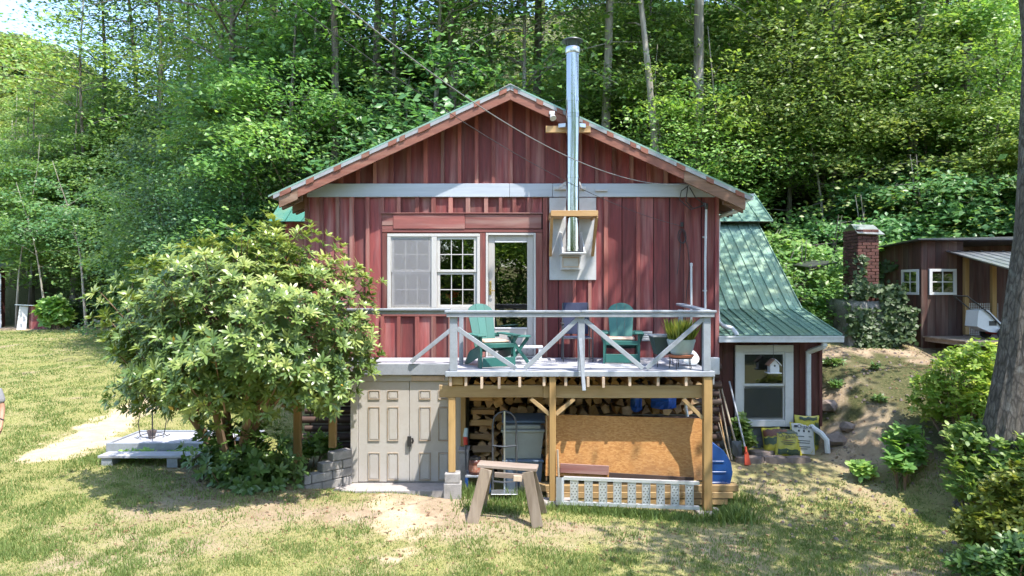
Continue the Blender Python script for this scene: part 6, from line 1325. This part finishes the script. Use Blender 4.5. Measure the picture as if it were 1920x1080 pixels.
def rhododendron():
    rs = np.random.default_rng(44); bx, by = -4.55, 11.35; bz = G(bx, by)
    e = thing("rhododendron", "large rhododendron bush with glossy whorled leaves left of the basement doors", "shrub", (bx, by, bz))
    n = 7600; d = rs.normal(0, 1, (n, 3)); d /= np.linalg.norm(d, axis=1, keepdims=True)
    rr = rs.uniform(.42, 1.0, n) ** .6; lump = .58 + .56 * vnoise(d[:, 0] * 3 + 5, d[:, 2] * 3 + d[:, 1] * 2, 1.3, 4) + .16 * vnoise(d[:, 0] * 8, d[:, 2] * 8 + d[:, 1] * 5, 1.1, 6)
    C = np.stack([-4.16 + d[:, 0] * 2.02 * rr * lump, 10.55 + d[:, 1] * 1.5 * rr * lump, np.where(d[:, 2] > 0, 2.70 + d[:, 2] * 2.0 * rr * lump, 2.70 + d[:, 2] * 1.12 * rr * lump)], 1)
    keep = (C[:, 1] < 11.55) | (C[:, 0] < -4.0); keep &= ~((C[:, 2] < 1.95) & (np.abs(C[:, 0] + 4.1) < .9) & (rs.uniform(0, 1, n) < .75))
    keep &= vnoise(C[:, 0] * 1.0 + 3 * C[:, 1], C[:, 2] + C[:, 1], 1.9, 12) > .45
    keep &= ~((C[:, 0] < -5.3) & (C[:, 2] > 3.9 + .5 * (C[:, 0] + 5.9)))
    C = C[keep]; d = d[keep]; rr = rr[keep]
    A = d * .75 + np.array([0, -.15, .65]) + rs.normal(0, .22, C.shape); tv = np.clip(.22 + .36 * (rr - .6) / .4 + .25 * np.clip(d[:, 2], 0, 1) + rs.normal(0, .2, len(C)), 0, 1)  # inner whorls tinted darker as painted shade, upper young leaves paler
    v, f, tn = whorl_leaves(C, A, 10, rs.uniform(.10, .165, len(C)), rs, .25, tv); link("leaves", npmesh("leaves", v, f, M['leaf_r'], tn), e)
    tm = MB(); r = random.Random(6)
    for k in range(7):
        a = k * .9 + r.uniform(-.2, .2); tx = bx + math.cos(a) * r.uniform(.5, 1.6); ty = by + math.sin(a) * r.uniform(.2, .8) - .75; tz = r.uniform(2.9, 3.9)
        p = [Vector((bx + math.cos(a) * .12, by + math.sin(a) * .1, bz - .1)), Vector((bx + (tx - bx) * .25 + r.uniform(-.1, .1), by + (ty - by) * .3, bz + .7)), Vector((bx + (tx - bx) * .55 + r.uniform(-.12, .12), by + (ty - by) * .6, bz + 1.5)), Vector((tx, ty, tz))]
        tm.tube(p, [.085, .07, .05, .015], 8)
    pick = [i for i in rs.choice(len(C), 420, replace=False) if C[i, 2] > 2.15]
    for i in pick:
        c = Vector(C[i]); q = Vector((bx + .2 + (c.x - bx - .2) * .55, by - .5 + (c.y - by + .5) * .55, max(1.85, c.z - .5 - .25 * (c - Vector((bx, by, c.z))).length))); tm.tube([q, (q + c) / 2 + Vector((0, 0, -.04)), c], [.016, .011, .006], 4, False)
    tm.build("stems", M['rhodobark'], e, True)
    yl = MB()
    Y_ = C[rs.choice(len(C), 40, replace=False)]; nrm, dd = frames(40, .8, rs); L = rs.uniform(.10, .15, 40); v, f = leaves(Y_ + np.array([0, -.05, .03]), dd, nrm, L, L * .35); link("yellowed_leaves", npmesh("yellowed_leaves", v, f, paint("yellowed_leaf", (.55, .34, .05), .5, .1, .2)), e)
    for q in (at(245, 705, 9.75), at(310, 697, 9.5), at(402, 480, 10.1)):
        rr_ = np.random.default_rng(3); P = np.array(q) + rr_.normal(0, .03, (14, 3)); nrm, dd = frames(14, 1.0, rr_); L = np.full(14, .06); v, f = leaves(P, dd, nrm, L, L * .9); link("blossom", npmesh("blossom", v, f, M['petalred']), e)
    # darker low shrub at its foot
    e2 = thing("low_shrub", "low dark green shrub growing round the foot of the rhododendron stems", "shrub", (-4.4, 11.2, bz)); n = 420
    cc = np.array([[-4.75, 11.15, .95], [-4.2, 11.05, .85], [-4.0, 10.95, .70], [-4.5, 11.0, .75]]); w_ = rs.integers(0, 4, n); C = cc[w_] + rs.normal(0, 1, (n, 3)) * np.array([.26, .22, .25]); C[:, 2] = np.maximum(C[:, 2], gz(C[:, 0], C[:, 1]) + .08)
    A = (C - cc[w_]) + np.array([0, -.1, .35]); v, f, tn = whorl_leaves(C, A, 7, np.full(n, .15), rs, .36, rs.uniform(.2, .7, n)); link("leaves", npmesh("leaves", v, f, M['leaf_rd'], tn), e2)
    tm = MB()
    for i in range(30): c = Vector(C[i * 12]); tm.tube([(c.x * .6 + -4.4 * .4, c.y * .6 + 11.1 * .4, bz - .05), tuple(c)], [.015, .006], 4, False)
    tm.build("stems", M['rhodobark'], e2)
rhododendron()
def bush(name, label, blobs, n, L0, mat, seed, tint0=.5, per=6, width=.42, cat="shrub", stemr=.018):
    rs = np.random.default_rng(seed); b = np.array(blobs, float); wgt = (b[:, 3] * b[:, 4] * b[:, 5]) ** .7; w_ = rs.choice(len(b), n, p=wgt / wgt.sum()); d = rs.normal(0, 1, (n, 3)); d /= np.linalg.norm(d, axis=1, keepdims=True); rr = rs.uniform(.62, 1, n)
    C = b[w_, :3] + d * b[w_, 3:6] * rr[:, None] * (.8 + .4 * vnoise(d[:, 0] * 3, d[:, 2] * 3 + d[:, 1], 1.5, seed))[:, None]; g = gz(C[:, 0], C[:, 1]) + .04; C = C[C[:, 2] > g]; k = len(C); d = d[:k] if False else rs.normal(0, .3, (k, 3)) + np.array([0, -.15, .8])
    x, y = b[:, 0].mean(), b[:, 1].mean(); e = thing(name, label, cat, (x, y, G(x, y)))
    v, f, tn = whorl_leaves(C, d, per, np.full(k, L0), rs, width, np.clip(tint0 + rs.normal(0, .2, k), 0, 1), (.9, 1.5)); link("leaves", npmesh("leaves", v, f, M[mat], tn), e)
    tm = MB()
    for i in rs.choice(k, max(4, min(k // 9, 70)), replace=False):
        c = Vector(C[i]); bx = x + (c.x - x) * .4; by = y + (c.y - y) * .4; tm.tube([(bx, by, G(bx, by) - .05), ((bx + c.x) / 2, (by + c.y) / 2, (G(bx, by) + c.z) / 2 + .1), tuple(c)], [min(stemr, .004 + k * .00003), min(stemr, .004 + k * .00003) * .7, .004], 4, False)
    tm.build("stems", M['rhodobark'], e); return e
bush("laurel_bush", "bright lime green leafy bush left of the big tree trunk, uppermost on the bank", [(7.75, 11.7, 1.95, .6, .6, .72), (8.1, 11.6, 2.05, .6, .6, .7), (7.45, 12.1, 1.7, .36, .45, .5), (7.8, 11.2, 1.6, .55, .5, .5)], 1300, .105, 'leaf_s', 51, .6)
bush("maple_sapling_bush", "darker green broad leaved bush at the foot of the big tree trunk", [(7.15, 10.5, 1.1, .45, .45, .5), (7.3, 10.0, .95, .5, .4, .5), (6.9, 10.2, .75, .36, .35, .35), (7.45, 9.8, 1.2, .35, .35, .4)], 900, .115, 'leaf_b', 52, .5, 5, .5)
bush("laurel_bush", "bright lime green bush in the bottom right corner, lowest on the bank", [(6.5, 8.9, .75, .4, .4, .45), (6.25, 8.6, .55, .34, .35, .3), (6.75, 8.8, .95, .45, .45, .5), (6.15, 9.1, .45, .26, .28, .26)], 1200, .10, 'leaf_s', 53, .6)
bush("ground_shrub", "low dark green sprawling shrub below the lime bush at the bottom right", [(5.75, 8.3, .28, .4, .3, .2), (6.3, 8.2, .42, .45, .3, .26)], 330, .11, 'leaf_rd', 54, .5)
bush("sapling", "slender light green sapling beside the dirt path below the bank", [(6.65, 11.5, 1.0, .32, .25, .35), (6.4, 11.3, .75, .2, .2, .2)], 130, .15, 'leaf_a', 55, .6, 5, .5)
bush("sapling", "small leafy weed plant growing among the tool handles by the wall", [(4.32, 12.9, .95, .16, .10, .30), (4.42, 12.85, .75, .15, .1, .15)], 95, .12, 'leaf_a', 56, .6, 5, .6)
bush("sapling", "low leafy seedling on the dirt near the field stones", [(6.0, 11.7, .55, .18, .15, .12)], 40, .13, 'leaf_b', 57, .6, 5, .6)
bush("fern_clump", "leafy plants growing under the left deck beside the block wall", [(-3.35, 12.0, .85, .3, .25, .25), (-3.8, 11.9, .8, .35, .25, .25)], 150, .12, 'leaf_a', 58, .5, 6, .4)
bush("weed_row", "green weeds growing between the bench and the platform", [(-6.6, 12.12, .66, .5, .08, .12), (-5.8, 12.15, .66, .4, .1, .14)], 170, .09, 'leaf_b', 59, .6, 6, .4)
bush("hillside_sapling", "bright broad leaved sapling in front of the little hut", [(-24.0, 35.6, 2.4, .75, .6, .75), (-23.4, 35.6, 2.1, .5, .5, .5)], 260, .3, 'leaf_b', 60, .6, 5, .6)
# ------------------------------------------------------------------ grass
def grass():
    rs = np.random.default_rng(90); N = 620000
    y = 7.2 + 29 * rs.uniform(0, 1, N) ** 2.6; x = rs.uniform(-1, 1, N) * (.78 * y); g_, s_, l_ = cover(x, y)
    clump = sm(.28, .72, .6 * vnoise(x, y, 2.6, 31) + .4 * vnoise(x, y, 6.5, 32)); ok = rs.uniform(0, 1, N) < (g_ * 1.15 - .08) * (.55 + .6 * clump); ok &= ~((x > -3.85) & (x < 6.0) & (y > 11.75)); ok &= y < foot(x) - .5 + rs.uniform(-1, .5, N); ok &= ~((x > 5.8) & (y > 16)); ok &= ~((x > -3.0) & (x < -.8) & (y > 11.3)); ok &= ~((x > -.9) & (x < 3.1) & (y > 10.95))
    x, y = x[ok], y[ok]; hmul = .6 + .75 * clump[ok]
    def tuft(cx, cy, sx, sy, n, h):
        nonlocal x, y, hmul
        x = np.concatenate([x, rs.normal(cx, sx, n)]); y = np.concatenate([y, rs.normal(cy, sy, n)]); hmul = np.concatenate([hmul, rs.uniform(.5, 1, n) * h])
    tuft(1.9, 10.42, .75, .07, 2600, 3.4); tuft(3.35, 10.45, .16, .1, 700, 5.5); tuft(-.65, 10.9, .12, .12, 380, 5); tuft(-.2, 10.35, .3, .18, 1100, 3.2); tuft(.15, 10.8, .1, .1, 250, 5); tuft(-1.6, 11.15, .5, .06, 500, 2.5); tuft(-2.2, 10.95, .5, .06, 400, 2.2); tuft(3.7, 11.0, .2, .15, 500, 3); tuft(-7.3, 12.0, .2, .2, 500, 2.5)
    n = len(x); z = gz(x, y); h = rs.uniform(.022, .055, n) * hmul; a = rs.uniform(0, 6.283, n); lean = rs.uniform(.1, .8, n) * h; w_ = rs.uniform(.004, .008, n) * (1 + .10 * (y - 8)) * np.minimum(1.5, 1 + .15 * (hmul - 1))
    px, py = np.cos(a), np.sin(a); b = rs.uniform(0, 6.283, n)
    v = np.stack([np.stack([x - px * w_, y - py * w_, z - .005], 1), np.stack([x + px * w_, y + py * w_, z - .005], 1), np.stack([x + np.cos(b) * lean, y + np.sin(b) * lean, z + h], 1)], 1).reshape(-1, 3)
    tn = np.clip(.60 - .22 * np.clip(hmul - .6, 0, 1) + .3 * vnoise(x, y, .8, 15) - .12 + rs.normal(0, .18, n) - .12 * (hmul > 1.5), 0, 1); o = link("grass", npmesh("grass", v, np.arange(3 * n).reshape(-1, 3), M['grass'], np.repeat(tn, 3))); tag(o, "thin patchy lawn grass blades over the yard", "grass", None, "stuff")
grass()
def litter():
    rs = np.random.default_rng(91); n = 5200; x = np.concatenate([rs.uniform(4.2, 10, 3000), rs.normal(-4.3, 1.0, 700), rs.uniform(-6, 6, 1500)]); y = np.concatenate([rs.uniform(9, 16, 3000), rs.normal(11.4, .6, 700), rs.uniform(8, 11, 1500)])
    ok = ~((x > -3.9) & (x < 6.05) & (y > 11.3) & ~((x > 3.9) & (y < 13.1))); x, y = x[ok], y[ok]; n = len(x); P = np.stack([x, y, gz(x, y) + .006], 1); nrm, d = frames(n, .35, rs); L = rs.uniform(.025, .075, n); v, f = leaves(P, d, nrm, L, L * .6)
    o = link("leaf_litter", npmesh("leaf_litter", v, f, M['litter'], tint_for(n, rs))); tag(o, "dry brown leaf litter scattered on the dirt and under the bushes", "leaf litter", None, "stuff")
    ps = MB(); r = random.Random(2); V = []; F = []
    for k in range(420):
        px, py = r.uniform(4.0, 9.0), r.uniform(9.2, 15.5)
        if px < 6.05 and py > 13.1: continue
        s = r.uniform(.012, .045); z = G(px, py); q = [(px + s * r.uniform(.7, 1.2) * math.cos(a * 1.2566), py + s * r.uniform(.7, 1.2) * math.sin(a * 1.2566), z - .005) for a in range(5)]; q2 = [(a + (px - a) * .45, b + (py - b) * .45, z + s * .7) for a, b, c in q]
        ps.add(q + q2, [(5, 6, 7, 8, 9)] + [(i, (i + 1) % 5, (i + 1) % 5 + 5, i + 5) for i in range(5)])
    tag(ps.build("gravel", M['flatstone']), "loose pebbles and clods on the dirt bank and path", "gravel", None, "stuff")
    for k, (px, py, s) in enumerate(((6.6, 13.9, .12), (7.1, 13.2, .08), (6.9, 14.6, .12), (7.6, 14.2, .1))):
        bush("weed_clump", ("weed tuft beside the upper dirt path", "weed tuft half way down the dirt bank", "weed tuft at the top of the bank near the outbuilding", "weed tuft right of the dirt path", "weed tuft by the downspout stones", "weed tuft below the stone chimney base", "lone weed tuft on the worn grass before the soil bags", "lone weed tuft on the worn grass beside the lower path")[k], [(px, py, G(px, py) + s * .4, s * 1.4, s, s * .7)], 34, .11, 'leaf_a', 200 + k, .5, 6, .3, "weed")
litter()
# ------------------------------------------------------------------ person at the left edge
def person():
    x, y = -8.36, 10.8; z = G(x, y)
    e = thing("person", "person in a grey short sleeved shirt, only an arm showing at the left edge", "person", (x, y, z))
    def skin(name, pts, edges, mat, par):
        me = bpy.data.meshes.new(name); me.from_pydata([p[:3] for p in pts], edges, []); me.update(); o = link(name, me, par); o.matrix_parent_inverse = Matrix.Identity(4)
        o.modifiers.new("skin", 'SKIN')
        for i, p in enumerate(pts): me.skin_vertices[0].data[i].radius = (p[3], p[4] if len(p) > 4 else p[3])
        me.skin_vertices[0].data[0].use_root = True
        s = o.modifiers.new("smooth", 'SUBSURF'); s.levels = 2; s.render_levels = 2; me.materials.append(mat); return o
    sk = paint("skin", (.48, .26, .18), .5, .03, .1); sh_ = paint("grey_shirt_cloth", (.28, .28, .31), .9, .03, .2); jn = paint("blue_jeans_cloth", (.06, .08, .14), .9, .03, .3)
    body = [(0, 0, .95, .14, .11), (0, 0, 1.15, .13, .10), (0, 0, 1.38, .15, .10), (0, 0, 1.50, .06), (0, -.01, 1.58, .07, .08), (0, -.02, 1.66, .085, .10), (0, 0, 1.75, .06, .07)]
    ed = [(i, i + 1) for i in range(6)]
    def chain(frm, pts):
        k = frm
        for p in pts: body.append(p); ed.append((k, len(body) - 1)); k = len(body) - 1
        return k
    hands = []
    for s in (-1, 1):
        chain(2, [(s * .19, 0, 1.40, .055), (s * .26, .0, 1.13, .042), (s * .28, -.10, .90, .030), (s * .285, -.13, .84, .034, .022)])
        w_ = len(body) - 1
        for q, (dx, ln) in enumerate(((-.025, .075), (-.008, .085), (.010, .08), (.026, .065))): chain(w_, [(s * .285 + s * .004, -.145 + dx, .80, .0095), (s * .283, -.155 + dx, .80 - ln * .55, .009), (s * .265, -.16 + dx, .80 - ln * .9, .007)])
        chain(w_, [(s * .265, -.165, .81, .011), (s * .25, -.185, .775, .009)])
        chain(0, [(s * .10, 0, .86, .095), (s * .11, -.01, .48, .065), (s * .12, .01, .09, .042), (s * .125, -.10, .035, .045, .03), (s * .13, -.18, .03, .035, .02)])
    skin("body", body, ed, sk, e)
    sp = [(0, 0, .93, .165, .13), (0, 0, 1.15, .155, .12), (0, 0, 1.38, .17, .115), (0, 0, 1.46, .09, .08)]; se = [(0, 1), (1, 2), (2, 3)]
    for s in (-1, 1): k = len(sp); sp += [(s * .20, 0, 1.40, .075), (s * .245, 0, 1.20, .068)]; se += [(2, k), (k, k + 1)]
    skin("shirt", sp, se, sh_, e)
    tp_ = [(0, 0, .95, .155, .125)]; te = []
    for s in (-1, 1): k = len(tp_); tp_ += [(s * .10, 0, .84, .105), (s * .11, -.01, .48, .08), (s * .12, .01, .10, .07)]; te += [(0, k), (k, k + 1), (k + 1, k + 2)]
    skin("trousers", tp_, te, jn, e)
    bm = bmesh.new(); bmesh.ops.create_uvsphere(bm, u_segments=18, v_segments=12, radius=.115)
    for v_ in bm.verts: v_.co = Vector((v_.co.x * .85, v_.co.y * 1.0 + .02, v_.co.z * .8 + 1.72))
    bmesh.ops.delete(bm, geom=[v_ for v_ in bm.verts if v_.co.z < 1.66 and v_.co.y < 0], context='VERTS'); me = bpy.data.meshes.new("hair"); bm.to_mesh(me); bm.free(); me.materials.append(paint("dark_hair", (.04, .025, .018), .6)); me.shade_smooth(); o = link("hair", me, e); o.matrix_parent_inverse = Matrix.Identity(4)
    e.rotation_euler = (0, 0, R(15))
    q = tube("cord_leash", [(x + .20, y - .10, z + 1.0), (x + .36, y - .16, z + 1.02), (x + .45, y - .18, z + .99)], .012, M['blackmetal'], None, 6); tag(q, "short dark strap held out by the person at the left edge", "strap")
person()
